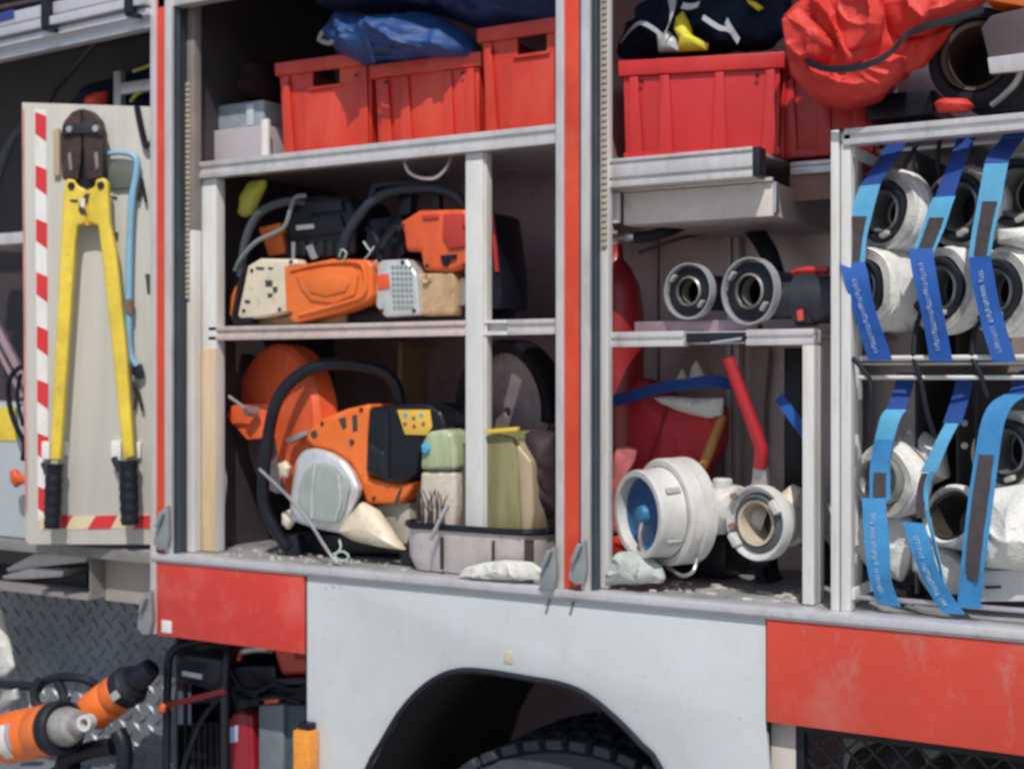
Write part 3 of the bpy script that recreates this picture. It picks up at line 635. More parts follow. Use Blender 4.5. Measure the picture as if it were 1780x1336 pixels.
m = MB(); m.px([(530, 428), (541, 424), (552, 448), (541, 452)], .16, .006, .002); m.px([(506, 420), (512, 420), (512, 452), (506, 452)], .15, .006, .002); part('spark_plug', m, STEEL, t)
m = MB(); m.px([(430, 552), (600, 545), (600, 562), (430, 564)], .15, .16, .004); part('base', m, TANKB, t)
def screws(par, pts, Y, r=.0045):
    for a, b in pts:
        m = MB(); m.lathe(P(a, b, Y), (0, -1, 0), [(.0005, .0001), (.0018, r * .45), (.0022, r), (-.003, r * 1.05)], 14); part('screw', m, IRON, par)
screws(cv, ((438, 470), (424, 540), (506, 455), (486, 538)), .1045)
screws(sg, ((505, 545), (634, 508)), .0945)
# ------------------------------------------------------------------ chainsaw with orange cowl
t = thing('chainsaw', P(730, 555, .16), 'chainsaw with bright orange top cowl, grey grille and tall black bow handle', 'chainsaw')
m = MB(); m.px([(691, 388), (728, 365), (808, 363), (818, 400), (816, 458), (784, 473), (735, 470), (729, 436), (704, 437), (700, 402)], .12, .14, .012, 3); cw = part('top_cowl', m, ORANGED, t)
m = MB(); m.px([(770, 372), (804, 371), (808, 428), (780, 432), (768, 410)], .113, .0065, .005); m.px([(733, 374), (762, 372), (762, 380), (734, 382)], .116, .004, .002); part('cowl_panel', m, mat('deep_orange_plastic', (.5, .045, .03), .45, var=.12), cw)
m = MB(); m.px([(765, 444), (792, 441), (792, 450), (780, 452), (778, 462), (770, 462)], .1135, .006, .001); m.lathe(P(802, 396, .117), (0, -1, 0), [(0, .0001), (.004, .008), (0, .01)], 16); part('lever_slot', m, BLACK, cw)
m = MB(); m.px([(654, 460), (662, 452), (706, 450), (724, 478), (729, 547), (668, 551), (652, 532)], .11, .06, .007, 3); gr = part('starter_cover', m, SILVER, t)
m = MB()
for i in range(8):
    for j in range(5):
        a, b = 680 + j * 7.5 + i * .4, 462 + i * 10; m.px([(a, b), (a + 5, b - .6), (a + 5.3, b + 5), (a + .3, b + 5.6)], .1085, .0012, 0)
part('grille', m, mat('grille_grey', (.22, .27, .27), .6), gr)
m = MB(); m.px([(655, 478), (675, 475), (677, 501), (657, 504)], .1075, .002, .0005); part('orange_sticker', m, ORANGED, gr)
m = MB(); m.px([(727, 474), (786, 472), (790, 484), (789, 547), (731, 549)], .125, .1, .01, 3); m.lathe(P(742, 485, .122), (0, -1, 0), [(0, .0001), (.006, .009), (0, .011)], 20); part('fuel_tank', m, TANKB, t)
m = MB(); m.lathe(P(802, 507, .14), ax(.7, -1), [(.0, .0001), (.0, .03), (-.03, .034), (-.08, .034)], 32); part('flywheel_cap', m, STEEL, t)
m = MB(); m.tube([P(594, 455, .1), P(597, 434, .1), P(605, 405, .1), P(630, 368, .11), P(655, 345, .125), P(690, 331, .14), P(755, 327, .15), P(793, 341, .16), P(808, 362, .17)], .0125, 12); part('bow_handle', m, mat('blue_black_rubber', (.018, .027, .042), .3, var=.2), t)
m = MB(); m.tube([P(648, 350, .14), P(652, 328, .14), P(668, 320, .14), P(746, 318, .16)], .012, 10); m.px([(692, 334), (716, 332), (712, 372), (690, 376)], .16, .03, .004); m.px([(752, 332), (762, 332), (764, 366), (752, 366)], .16, .02, .003); part('hand_guard', m, BLACK, t)
m = MB(); m.px([(640, 380), (700, 372), (704, 440), (690, 455), (650, 458), (630, 430)], .17, .12, .012); m.tube([P(640, 396, .15), P(655, 420, .14), P(662, 452, .14)], .008, 8); m.tube([P(660, 430, .13), P(684, 398, .13), P(700, 400, .13)], .009, 8); part('engine_block', m, BLACK, t)
m = MB(); m.lathe(P(686, 402, .14), ax(.6, -1), [(0, .0001), (0, .014), (-.02, .016)], 24); part('filler_cap', m, BLKM, t)
m = MB(); m.px([(842, 366), (858, 372), (872, 478), (872, 536), (842, 540)], .18, .12, .01); m.px([(850, 506), (872, 500), (873, 536), (850, 538)], .174, .005, .002); part('rear_grip', m, BLACK, t)
m = MB(); m.px([(851, 372), (857, 372), (866, 472), (860, 472)], .1735, .0055, .001); part('red_edge', m, RED, t)
m = MB(); m.px([(600, 540), (840, 535), (840, 560), (600, 562)], .16, .14, .004); part('base', m, BLACK, t)
screws(cw, ((700, 392), (742, 462), (808, 462)), .1195)
screws(gr, ((664, 540), (720, 540), (700, 456)), .1095)
solo('pull_cord', MB().tube([P(632, 420, .1), P(644, 436, .095), P(650, 428, .095), P(640, 444, .095), P(634, 452, .1), P(646, 462, .1), P(655, 452, .1)], .0022, 6).tube([P(590, 446, .085), P(594, 434, .083), P(602, 440, .083), P(598, 452, .085)], .0022, 6), CORD, 'thin pale cord tangled between the two chainsaws', 'cord')

# ------------------------------------------------------------------ disc cutter
t = thing('disc_cutter', P(600, 960, .16), 'orange disc cutter with tall black bow handle and silver belt guard', 'disc cutter')
dc = P(492, 735, .22); a_ = ax(.66, -1, .02); sY = S(492, .22)
m = MB(); R_ = 137 * sY
m.lathe(dc, a_, [(.03, .02), (.034, .10), (.03, R_ - .012), (.018, R_), (-.03, R_), (-.036, R_ - .006), (-.034, .02), (.03, .02)], 64, arc=(-2.75, 1.75))
m.prism([P(392, 724, .17), P(402, 704, .17), P(470, 700, .19), P(500, 745, .2), P(478, 760, .19), P(428, 764, .17)], (0, .05, 0), .006)
gd = part('disc_guard', m, ORANGED, t)
m = MB(); m.lathe(dc, a_, [(.004, .01), (.004, R_ - .02), (-.004, R_ - .02), (-.004, .01), (.004, .01)], 64); part('cutting_disc', m, STONE, t)
m = MB(); m.tube([P(397, 688, .12), P(432, 713, .15)], .0045, 8, 0); m.lathe(P(434, 715, .15), ax(.7, -1), [(.012, .0001), (.012, .011), (0, .013), (-.02, .013)], 16); part('adjusting_lever', m, STEEL, gd)
m = MB(); m.tube([P(499, 950, .12), P(476, 916, .1), P(460, 880, .09), P(458, 835, .085), P(463, 790, .085), P(468, 748, .085), P(479, 703, .09), P(500, 669, .1), P(533, 644, .115), P(571, 633, .13), P(616, 634, .15), P(661, 644, .17), P(687, 668, .19), P(697, 704, .2)], .0148, 14); part('bow_handle', m, BLACK, t)
m = MB(); m.px([(528, 764), (540, 742), (557, 728), (601, 710), (642, 701), (640, 740), (637, 830), (690, 840), (722, 836), (708, 862), (690, 877), (636, 877), (625, 845), (606, 806), (575, 786), (545, 780)], .125, .12, .012, 3); en = part('engine_cover', m, ORANGE, t)
m = MB(); m.px([(588, 728), (600, 724), (602, 742), (596, 746)], .1235, .002, 0); m.px([(612, 722), (620, 720), (621, 748), (613, 750)], .1235, .002, 0); m.lathe(P(612, 768, .125), (0, -1, 0), [(0, .0001), (.004, .006), (-.004, .008)], 16); m.px([(539, 752), (548, 746), (552, 758), (543, 762)], .1235, .002, 0); m.px([(694, 850), (700, 846), (690, 876), (684, 876)], .1235, .002, 0); part('printed_mark', m, INK, en)
m = MB(); m.px([(640, 708), (690, 703), (740, 700), (766, 716), (776, 742), (740, 775), (727, 790), (724, 824), (708, 835), (690, 841), (660, 834), (634, 822), (636, 760)], .112, .13, .012, 3); bc = part('air_filter_cover', m, BLACK, t)
m = MB(); m.px([(668, 715), (674, 714), (676, 832), (668, 830)], .108, .005, .002); m.puff([(640, 770), (668, 786), (674, 830), (652, 828), (637, 818)], (655, 805), .1125, .006, .003, na=0); part('cover_rib', m, BLKM, bc)
m = MB(); m.px([(690, 712), (747, 712), (751, 742), (742, 756), (704, 755)], .1085, .002, .0008); lb = part('warning_label', m, mat('label_yellow', (.75, .48, .06), .5), bc)
m = MB()
for a, b in ((705, 722), (732, 722)): m.lathe(P(a, b, .1085), (0, -1, 0), [(.0005, .0001), (.0005, .0055), (-.001, .006)], 16)
part('pictogram', m, BLUEL, lb)
m = MB()
for a, b in ((704, 737), (720, 741), (736, 737), (719, 727)): m.lathe(P(a, b, .1085), (0, -1, 0), [(.0006, .0001), (.0006, .005), (-.001, .0055)], 16)
part('pictogram', m, mat('label_purple', (.28, .07, .12), .5), lb)
m = MB(); m.puff([(506, 902), (508, 860), (512, 832), (519, 796), (530, 782), (548, 778), (575, 785), (600, 800), (616, 822), (628, 848), (622, 868), (604, 905), (592, 926), (560, 920), (530, 912)], (562, 855), .105, .022, .03, na=0, pw=.35); bg = part('belt_guard', m, SILVER, t)
m = MB(); m.puff([(518, 884), (521, 850), (528, 822), (545, 806), (565, 802), (590, 812), (604, 830), (609, 848), (600, 885), (590, 908), (560, 908), (535, 902)], (565, 858), .086, .008, .004, na=0, pw=.3); part('guard_panel', m, mat('grey_green_panel', (.36, .41, .39), .45, .1, var=.15, vs=20), bg)
m = MB(); m.tube([P(548, 806, .078), P(543, 850, .075), P(542, 900, .078)], .0035, 8); m.tube([P(588, 826, .078), P(592, 870, .076), P(582, 905, .078)], .003, 8); part('pressed_rib', m, SILVER, bg)
m = MB(); m.puff([(590, 924), (606, 900), (630, 872), (656, 886), (676, 915), (692, 940), (706, 956), (660, 950), (615, 938)], (645, 915), .105, .03, .03, na=.002, pw=.45); part('belt_arm', m, CREAM, t)
m = MB(); m.px([(650, 878), (712, 872), (712, 930), (706, 948), (690, 938), (670, 905)], .15, .06, .008); part('muffler', m, mat('tan_grey_casting', (.40, .38, .32), .6, var=.2), t)
m = MB(); m.px([(488, 930), (700, 925), (700, 962), (488, 962)], .17, .14, .008); m.px([(492, 936), (516, 928), (520, 966), (494, 966)], .12, .03, .003); m.px([(692, 948), (716, 944), (716, 980), (696, 980)], .11, .03, .004); part('base_frame', m, BLKM, t)
m = MB(); m.px([(496, 762), (530, 748), (532, 756), (500, 772)], .12, .02, .002); part('tension_bolt', m, STEEL, t)
m = MB(); m.puff([(484, 806), (496, 800), (504, 812), (500, 830), (488, 832)], (494, 816), .13, .01, .02, na=0); m.puff([(492, 890), (506, 884), (512, 906), (502, 920), (492, 912)], (502, 902), .11, .014, .02, na=0); part('end_cap', m, CREAM, t)
screws(en, ((560, 736), (628, 712), (650, 866)), .1245, .005)
screws(bg, ((522, 800), (618, 850), (560, 915), (512, 892)), .098, .005)
solo('steel_rod', MB().tube([P(451, 815, .07), P(503, 865, .065), P(541, 912, .06), P(560, 942, .05), P(580, 972, .045)], .0038, 8), STEEL, 'thin steel rod leaning across the disc cutter', 'rod')
solo('pull_cord', MB().tube([P(590, 938, .06), P(592, 952, .05), P(582, 968, .042), P(598, 974, .04), P(606, 966, .045), P(594, 958, .045), P(576, 966, .042), P(588, 978, .035)], .0024, 6), CORD, 'thin pale cord coiled on the floor by the disc cutter', 'cord')
solo('hanging_strap', MB().ribbon([P(375, 742, .12), P(380, 780, .12), P(388, 810, .115), P(391, 840, .115), P(388, 878, .12)], (.009, 0, 0), .0025), PALE, 'narrow white strap hanging on the locker side wall', 'strap')

# ------------------------------------------------------------------ steel tub and what is in it
zrim = ZZ(800, 916, .07)
t = thing('steel_tub', P(830, 985, .16), 'dented steel tub with a black rubber rim on the locker floor', 'tub')
xa_, xb_2 = WX(716, .1), WX(968, .14); yc0, yc1 = .05, .36; rr = .06
def rrect(x0, x1, y0, y1, r, z, n=7):
    o = []
    for cx_, cy_, a0 in ((x1 - r, y1 - r, 0), (x0 + r, y1 - r, 90), (x0 + r, y0 + r, 180), (x1 - r, y0 + r, 270)):
        for k in range(n): a = math.radians(a0 + 90 * k / (n - 1)); o.append(Vector((cx_ + r * math.cos(a), cy_ + r * math.sin(a), z)))
    return o
m = MB(); b_ = bmesh.new(); lv = []
for (ins, z) in ((.012, ZS + .001), (0, ZS + .03), (-.002, zrim), (.006, zrim), (.01, ZS + .03), (.02, ZS + .008)):
    lv.append([b_.verts.new(p) for p in rrect(xa_ + ins, xb_2 - ins, yc0 + ins, yc1 - ins, rr - ins * .6, z)])
for A, B in zip(lv, lv[1:]):
    for q in range(len(A)): b_.faces.new((A[q], A[(q + 1) % len(A)], B[(q + 1) % len(A)], B[q]))
b_.faces.new(lv[0][::-1]); b_.faces.new(lv[-1]); m.add(b_, smooth=True); part('tub_body', m, mat('dull_steel', (.64, .60, .59), .45, .35, var=.12, vs=8, dirt=(.3, .22, .16), da=.5, ds=7), t)
m = MB(); m.tube(rrect(xa_ - .003, xb_2 + .003, yc0 - .003, yc1 + .003, rr, zrim, 6), .0075, 8, 2, True); part('rim_seal', m, BLACK, t)
m = MB(); m.bar(P(778, 878, .03), P(748, 938, .02), .016, .008, bevel=.003); part('lever', m, CHROME, t)
m = MB(); m.bar(Vector((WX(770, .046), .042, ZS + .01)), Vector((WX(770, .046), .042, zrim - .02)), .006, .008, up=(0, 1, 0)); m.bar(Vector((WX(858, .046), .044, ZS + .01)), Vector((WX(858, .046), .044, zrim - .02)), .005, .006, up=(0, 1, 0)); part('seam', m, IRON, t)
m = MB(); m.box(WX(926, .045), xb_2 - .02, .040, .0465, ZS + .004, zrim - .015, .002); part('shadow_patch', m, mat('shadow_dark_steel', (.06, .035, .04), .7), t)  # dark sheet painted as the shadow over the tub's end
tg = thing('container', P(760, 905, .12), 'pale green box-like container with a sandy lower half and blue tag', 'container')
GRP = mat('pale_green_plastic', (.34, .42, .24), .35, var=.25, vs=14, dirt=(.55, .56, .42), da=.6, ds=9, stretch=(2.5, 2.5, .3))
m = MB(); m.px([(729, 817), (733, 768), (742, 750), (770, 746), (784, 752), (791, 780), (792, 817)], .085, .08, .012, 3); part('upper_shell', m, GRP, tg)
m = MB(); m.px([(745, 760), (762, 757), (763, 812), (746, 813)], .0815, .004, .002); m.px([(768, 757), (780, 759), (784, 811), (769, 812)], .0815, .004, .002); part('panel', m, GRP, tg)
m = MB(); m.px([(730, 819), (791, 819), (792, 880), (786, 925), (734, 925), (728, 870)], .09, .07, .012, 3); part('lower_shell', m, SAND, tg)
m = MB(); m.puff([(733, 772), (746, 768), (748, 780), (742, 790), (734, 788)], (740, 780), .08, .006, .008, na=0); part('blue_tag', m, BLUEL, tg)
m = MB()
for k in range(11):
    a = 728 + k * 4.5; m.tube([P(a + random.uniform(-3, 3), 920, .08), P(a + random.uniform(-6, 6), 880, .075), P(a + random.uniform(-9, 9), random.uniform(845, 868), .07)], [.003, .002, .0012], 5, 3)
solo('brush', m, INK, 'dark bristles of a brush sticking up beside the pale green container', 'brush')
m = MB(); m.lathe(P(803, 930, .14), (0, 0, 1), [(0, .0001), (0, .028), (.2, .027), (.205, .02), (.205, .0001)], 28); solo('bottle', m, mat('brown_cylinder', (.10, .07, .06), .5, var=.2), 'dark brown cylinder standing in the tub behind the frame post', 'bottle')
t = thing('container', P(885, 920, .13), 'olive green box-like container with a tan slanted side, in the steel tub', 'container')
OLP = mat('olive_plastic', (.21, .20, .085), .3, var=.3, vs=9, dirt=(.42, .37, .26), da=.6, ds=8, stretch=(2, 2, .35))
m = MB(); m.px([(836, 930), (838, 758), (868, 750), (892, 760), (898, 800), (904, 930)], .085, .16, .010, 3); bd = part('body', m, OLP, t)
m = MB(); m.px([(893, 764), (924, 802), (927, 890), (921, 930), (905, 930), (899, 802)], .092, .15, .008, 3); part('slanted_side', m, mat('tan_olive_plastic', (.36, .30, .19), .35, var=.25, vs=10, dirt=(.5, .38, .30), da=.6, ds=10, stretch=(2, 2, .4)), t)
m = MB(); m.bar(P(846, 750, .075), P(902, 745, .075), .012, .009, up=(0, 0, 1)); solo('yellow_strip', m, YELLOW, 'short yellow strip lying across the olive container', 'strip')
m = MB(); m.puff([(924, 905), (922, 800), (905, 760), (930, 745), (968, 752), (974, 800), (974, 895)], (948, 830), .16, .05, .07, na=.014, seed=6); solo('dark_bag', m, mat('maroon_black_fabric', (.035, .018, .024), .7, var=.4), 'blackish maroon bag beside the olive container', 'bag')
# cut-off blade with black guard behind
t = thing('saw_blade', P(890, 745, .33), 'large grey saw blade under a black curved guard at the back', 'saw blade')
bcx = P(884, 716, .33); a2 = ax(.66, -1); s3 = S(890, .33); R2 = 126 * s3
m = MB(); m.lathe(bcx, a2, [(.025, R2 - .03), (.03, R2 - .006), (.02, R2), (-.03, R2), (-.034, R2 - .03), (.025, R2 - .03)], 64, arc=(-1.7, 1.9)); part('guard', m, BLACK, t)
m = MB()
m.lathe(bcx, a2, [(.004, .012), (.004, R2 - .026), (-.004, R2 - .026), (-.004, .012), (.004, .012)], 64)
part('blade', m, mat('blade_grey', (.46, .38, .40), .4, .5, var=.3, vs=16, dirt=(.36, .22, .1), da=.7, ds=9), t)
u_ = Vector((0, 0, 1)); u_ = (u_ - a2 * u_.dot(a2)).normalized(); v_ = a2.cross(u_); m = MB()
for k in range(44):
    q = k * 2 * math.pi / 44; d0 = u_ * math.cos(q) + v_ * math.sin(q); c0 = bcx + d0 * (R2 - .036)
    m.bar(c0 - d0 * .006 + a2 * .0045, c0 + d0 * .006 + a2 * .0045, .008, .003, up=a2, bevel=0)
part('blade_segment', m, STEEL, t)
m = MB(); m.puff([(797, 1002), (810, 985), (840, 978), (880, 972), (925, 976), (950, 996), (944, 1008), (880, 1008)], (872, 994), .012, .02, .02, na=.005, ns=13, seed=9, ridge=.012, rn=14); solo('rag', m, PALE, 'pale rag lying on the sill in front of the steel tub', 'rag')
m = MB(); m.puff([(1056, 1012), (1060, 980), (1076, 958), (1100, 956), (1126, 966), (1150, 984), (1156, 1006), (1148, 1014), (1100, 1017)], (1104, 992), .06, .035, .04, na=.012, ns=12, seed=12, ridge=.012, rn=16, pw=.6); solo('rag', m, mat('grey_green_rag', (.46, .51, .48), .85, var=.25, vs=16, bump=.5, dirt=(.3, .22, .15), da=.4), 'pale rag bundled on the floor below the big blue-capped coupling', 'rag')
m = MB(); rs = random.Random(5)
def scrap(p, r):
    a0 = rs.uniform(0, 6.28); pts = []
    for q in range(6): t_ = a0 + q * 1.047 + rs.uniform(-.3, .3); pts.append(Vector((p.x + 2.1 * r * math.cos(t_) * rs.uniform(.5, 1), p.y + r * math.sin(t_) * rs.uniform(.5, 1), ZS - .0015)))
    m.prism(pts, (0, 0, rs.uniform(.0025, .005)), bevel=.0006, seg=1)
for k in range(46): scrap(P(rs.uniform(1050, 1390), 1000, rs.uniform(.045, .2)), rs.uniform(.002, .010))
for k in range(60): scrap(P(rs.uniform(380, 705), 960, rs.uniform(.034, .16)), rs.uniform(.0015, .0055))
solo('debris', m, mat('sandy_scraps', (.50, .47, .42), .9, var=.4, vs=30), 'scattered pale scraps and dirt on the locker floors', 'debris', kind='stuff')

# ------------------------------------------------------------------ front locker, top: jacket, red bag, suction hose
t = thing('fire_jacket', P(1200, 95, .2), 'crumpled dark jacket with grey and yellow bands on the wide crate', 'jacket')
m = MB(); m.puff([(1076, 100), (1074, 78), (1088, 50), (1120, 20), (1150, -30), (1300, -40), (1370, -30), (1372, 50), (1340, 78), (1290, 84), (1200, 92), (1130, 100)], (1215, 40), .22, .07, .12, na=.02, ns=8, seed=21, ridge=.03, rn=10, n=128, rings=26); part('cloth', m, NAVY, t)
def jb(pts, Y, wpx, m_, nm):
    m = MB(); m.ribbon([P(a, b, Y + dy) for a, b, dy in pts], Vector((wpx * S(1200, .1) * .5, 0, wpx * S(1200, .1))), .003); part(nm, m, m_, t)
jb([(1080, 72, .04), (1096, 52, .0), (1114, 40, -.02), (1136, 50, -.03), (1150, 62, -.03)], .135, 7, REFLEX, 'reflective_band')
jb([(1164, -20, .0), (1170, 15, -.02), (1162, 45, -.02), (1152, 66, -.02)], .125, 20, REFLEX, 'reflective_band')
jb([(1186, 10, -.02), (1200, 12, -.02), (1215, 8, -.02)], .125, 10, REFLEX, 'reflective_band')
jb([(1222, 30, -.02), (1250, 48, -.02), (1268, 52, -.02), (1284, 70, -.0)], .125, 8, REFLEX, 'reflective_band')
jb([(1262, 36, -.02), (1272, 54, -.01), (1284, 72, .0)], .12, 10, REFLEX, 'reflective_band')
m = MB(); m.puff([(1172, 50), (1176, 30), (1188, 20), (1198, 40), (1204, 62), (1232, 76), (1230, 88), (1180, 90), (1182, 70)], (1194, 66), .135, .02, .02, na=.006, seed=2); part('yellow_panel', m, HIVIS, t)
m = MB(); m.puff([(1296, -2), (1316, 4), (1328, 14), (1318, 20), (1302, 8)], (1314, 10), .16, .01, .01, na=0); part('yellow_panel', m, HIVIS, t)
m = MB(); m.puff([(1142, 62), (1160, 52), (1180, 70), (1182, 90), (1146, 92)], (1162, 76), .135, .014, .02, na=.004); part('cuff', m, REFLEX, t)
t = thing('sack', P(1480, 185, .1), 'bulging bright red sack with a black strap, hanging over the frame', 'sack')
m = MB(); m.puff([(1366, 34), (1392, 10), (1438, -12), (1548, -20), (1590, -20), (1600, 50), (1600, 90), (1572, 131), (1528, 170), (1474, 189), (1424, 178), (1388, 140), (1370, 92)], (1480, 85), .09, .10, .06, na=.02, ns=5, seed=33, crease=1.3, n=160, rings=34, pw=.42, ridge=.030, rn=9); sb_ = part('sack_body', m, BAGRED, t)
def fold(pts, c, Y, df, na, seed, pw=.4, tl=0., n='fold'):
    m = MB(); m.puff(pts, c, Y, df, .03, na=na, ns=6, seed=seed, crease=1.2, pw=pw, tilt=tl, ridge=.022, rn=11, n=128, rings=28); part(n, m, BAGRED, sb_)
fold([(1396, 12), (1440, -8), (1530, -6), (1544, 30), (1536, 70), (1506, 92), (1478, 97), (1456, 74), (1424, 46)], (1486, 34), .0, .030, .006, 5, .3, -.35, 'flap')
fold([(1368, 40), (1392, 16), (1424, 46), (1456, 76), (1470, 98), (1430, 108), (1396, 104), (1374, 84)], (1416, 70), .0, .022, .010, 7, .4, .5)
fold([(1384, 122), (1408, 114), (1440, 124), (1500, 118), (1550, 92), (1578, 100), (1566, 130), (1526, 166), (1474, 184), (1424, 174), (1396, 150)], (1476, 146), .02, .035, .012, 9, .45)
fold([(1530, 6), (1600, -22), (1730, -28), (1712, 4), (1690, 22), (1640, 42), (1604, 62), (1570, 66), (1548, 60)], (1620, 14), .03, .045, .010, 12, .45)
fold([(1552, 100), (1580, 66), (1640, 44), (1660, 46), (1640, 74), (1604, 116), (1574, 128)], (1600, 84), .07, .02, .008, 14, .45)
m = MB(); m.ribbon([P(1404, 106, -.02), P(1416, 113, -.035), P(1440, 120, -.045), P(1480, 119, -.05), P(1520, 108, -.045), P(1550, 90, -.035), P(1575, 62, -.02), P(1610, 46, -.02), P(1660, 32, -.01), P(1710, 16, .0)], Vector((0, 0, .012)), .004); part('strap', m, BLACK, t)
t = thing('suction_hose', P(1700, 180, .12), 'thick black suction hose end with a brown lining on the frame', 'suction hose')
c = P(1697, 98, .11); a3 = ax(.82, -1); r_ = 84 * S(1697, .11)
m = MB(); m.lathe(c, a3, [(.0, r_ * .72), (.01, r_ * .78), (.01, r_ * .96), (0, r_), (-.04, r_), (-.05, r_ * .94), (-.06, r_), (-.1, r_), (-.11, r_ * .94), (-.12, r_), (-.2, r_), (-.2, r_ * .7), (0, r_ * .72)], 64); part('hose_body', m, RUBBER, t)
m = MB(); m.lathe(c, a3, [(.003, r_ * .62), (.006, r_ * .71), (-.18, r_ * .69), (-.18, r_ * .62), (.003, r_ * .62)], 48); part('lining', m, mat('brown_lining', (.10, .068, .055), .7, var=.3), t)
m = MB(); m.lathe(c, a3, [(-.15, .0001), (-.15, r_ * .6), (-.16, r_ * .6)], 32); part('plug', m, BLACK, t)
m = MB(); m.tube([P(1780, 108, .02), P(1768, 140, .03), P(1742, 168, .05), P(1724, 182, .06)], .006, 8); solo('bent_rod', m, STEEL, 'bent steel rod hooked round the thick black suction hose', 'rod')
m = MB(); m.px([(1704, 48), (1722, 26), (1790, 10), (1860, 0), (1860, 90), (1790, 96), (1718, 104)], .0, .1, .006); m2 = thing('metal_bracket', P(1760, 125, .04), 'grey sheet metal bracket in front of the thick suction hose', 'bracket'); part('plate', m, mat('purple_grey_metal', (.12, .09, .095), .45, .4, var=.3), m2)
m = MB(); m.px([(1716, 100), (1790, 90), (1860, 80), (1860, 112), (1790, 122), (1720, 128)], -.012, .012, .002); part('lip', m, ALU, m2)
m = MB(); m.px([(1700, -30), (1860, -40), (1860, 24), (1780, 12), (1712, 0)], .02, .1, .006); solo('orange_case', m, ORANGE, 'orange case edge showing above the grey metal bracket', 'case')
m = MB(); m.box(WX(1506, .2), WX(1622, .2), .2, .4, ZZ(1560, 205, .2), ZZ(1560, 160, .2), .006); solo('black_case', m, BLACK, 'low black case behind the red sack, on the frame', 'case')
m = MB(); m.box(WX(1560, .3), WX(1650, .3), .3, .4, ZZ(1600, 200, .3), ZZ(1600, 124, .3), .004); solo('grey_case', m, ALUL, 'grey case standing behind the low black case', 'case')
m = MB(); m.puff([(1624, 180), (1640, 172), (1680, 172), (1694, 184), (1680, 196), (1630, 196)], (1658, 184), .06, .03, .04, na=.004); solo('red_cloth', m, BAGRED, 'small red cloth wedged under the thick suction hose', 'cloth')
# ------------------------------------------------------------------ front locker, middle
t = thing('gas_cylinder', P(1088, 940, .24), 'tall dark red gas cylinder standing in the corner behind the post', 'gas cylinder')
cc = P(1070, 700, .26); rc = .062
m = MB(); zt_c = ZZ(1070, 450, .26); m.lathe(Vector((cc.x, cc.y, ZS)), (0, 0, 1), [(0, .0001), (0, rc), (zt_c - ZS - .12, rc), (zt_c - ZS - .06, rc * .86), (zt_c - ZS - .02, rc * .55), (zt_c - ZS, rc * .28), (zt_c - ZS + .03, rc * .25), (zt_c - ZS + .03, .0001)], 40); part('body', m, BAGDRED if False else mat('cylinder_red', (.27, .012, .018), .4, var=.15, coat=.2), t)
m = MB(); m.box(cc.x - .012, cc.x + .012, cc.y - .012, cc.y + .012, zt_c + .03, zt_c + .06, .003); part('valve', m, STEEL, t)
t = thing('pressure_hose', P(1150, 420, .2), 'black pressure hose with a shiny end fitting under the tray', 'hose')
m = MB(); m.tube([P(1095, 412, .15), P(1120, 412, .16), P(1160, 402, .2), P(1200, 386, .26), P(1250, 374, .32)], .012, 12); part('hose_line', m, RUBBER, t)
m = MB(); m.tube([P(1064, 413, .14), P(1076, 413, .142)], .008, 10, 0); m.tube([P(1076, 413, .142), P(1088, 412.5, .146)], .0065, 8, 0); m.tube([P(1088, 412, .146), P(1102, 412, .15)], .011, 10, 0); part('end_fitting', m, CHROME, t)
solo('thin_hose', MB().tube([P(1110, 440, .3), P(1180, 415, .34), P(1240, 405, .38), P(1300, 402, .42)], .004, 8), mat('grey_thin_hose', (.10, .08, .085), .6), 'thin dark hose running below the shiny hose fitting', 'hose')
solo('drain_hose', MB().tube([P(1300, 385, .4), P(1318, 410, .36), P(1336, 440, .33), P(1348, 480, .32)], .02, 12), RUBBER, 'thick black hose dropping behind the bigger black coupling', 'hose')
def coupling(px_, py_, Y, rpx, k, label, body=.16, mt=BLACK):
    t = thing('coupling', P(px_, py_ + rpx, Y), label, 'coupling', 'black hose couplings on the middle shelf')
    c = P(px_, py_, Y); r = rpx * S(px_, Y); a = ax(k, -1)
    m = MB(); m.lathe(c, a, [(.005, r * .93), (.008, r * .955), (.008, r), (-.012, r * 1.0), (-.016, r * .94), (-.006, r * .92), (.005, r * .93)], 56); rg = part('locking_ring', m, mat('worn_ring', (.42, .43, .45), .4, .3, var=.3), t)
    m = MB(); m.lathe(c, a, [(.0, r * .44), (.004, r * .5), (.0, r * .6), (-.002, r * .86), (-.03, r * .84), (-.05, r * .66), (-body, r * .62), (-body, r * .4), (0, r * .44)], 56); part('coupling_body', m, mt, t)
    m = MB(); m.lathe(c, a, [(.006, r * .47), (.003, r * .53), (-.03, r * .43), (-.03, r * .4), (.006, r * .47)], 48); part('seal', m, mat('brass_seal', (.30, .28, .25), .4, .4, var=.3), t)
    u = Vector((0, 0, 1)); u = (u - a * u.dot(a)).normalized(); v = a.cross(u)
    for q in (.9, 4.04):
        m = MB(); d0 = u * math.cos(q) + v * math.sin(q); p = c + d0 * r * .76 + a * .006
        m.bar(p - d0.cross(a) * r * .15, p + d0.cross(a) * r * .15, r * .12, .014, up=a, bevel=.003); part('lug', m, mat('worn_ring', (0, 0, 0)), t)
    m = MB(); m.lathe(c, a, [(-body + .02, .0001), (-body + .02, r * .42), (-body, r * .42)], 24); part('plug', m, BLACK, t)
    return t
coupling(1198, 506, .12, 49, .74, 'smaller black coupling with a worn rim on the middle shelf')
coupling(1304, 506, .10, 59, .66, 'bigger black coupling with bright lugs on the middle shelf')
t = thing('adapter', P(1400, 565, .12), 'black ribbed adapter lying against the frame post on the middle shelf', 'adapter')
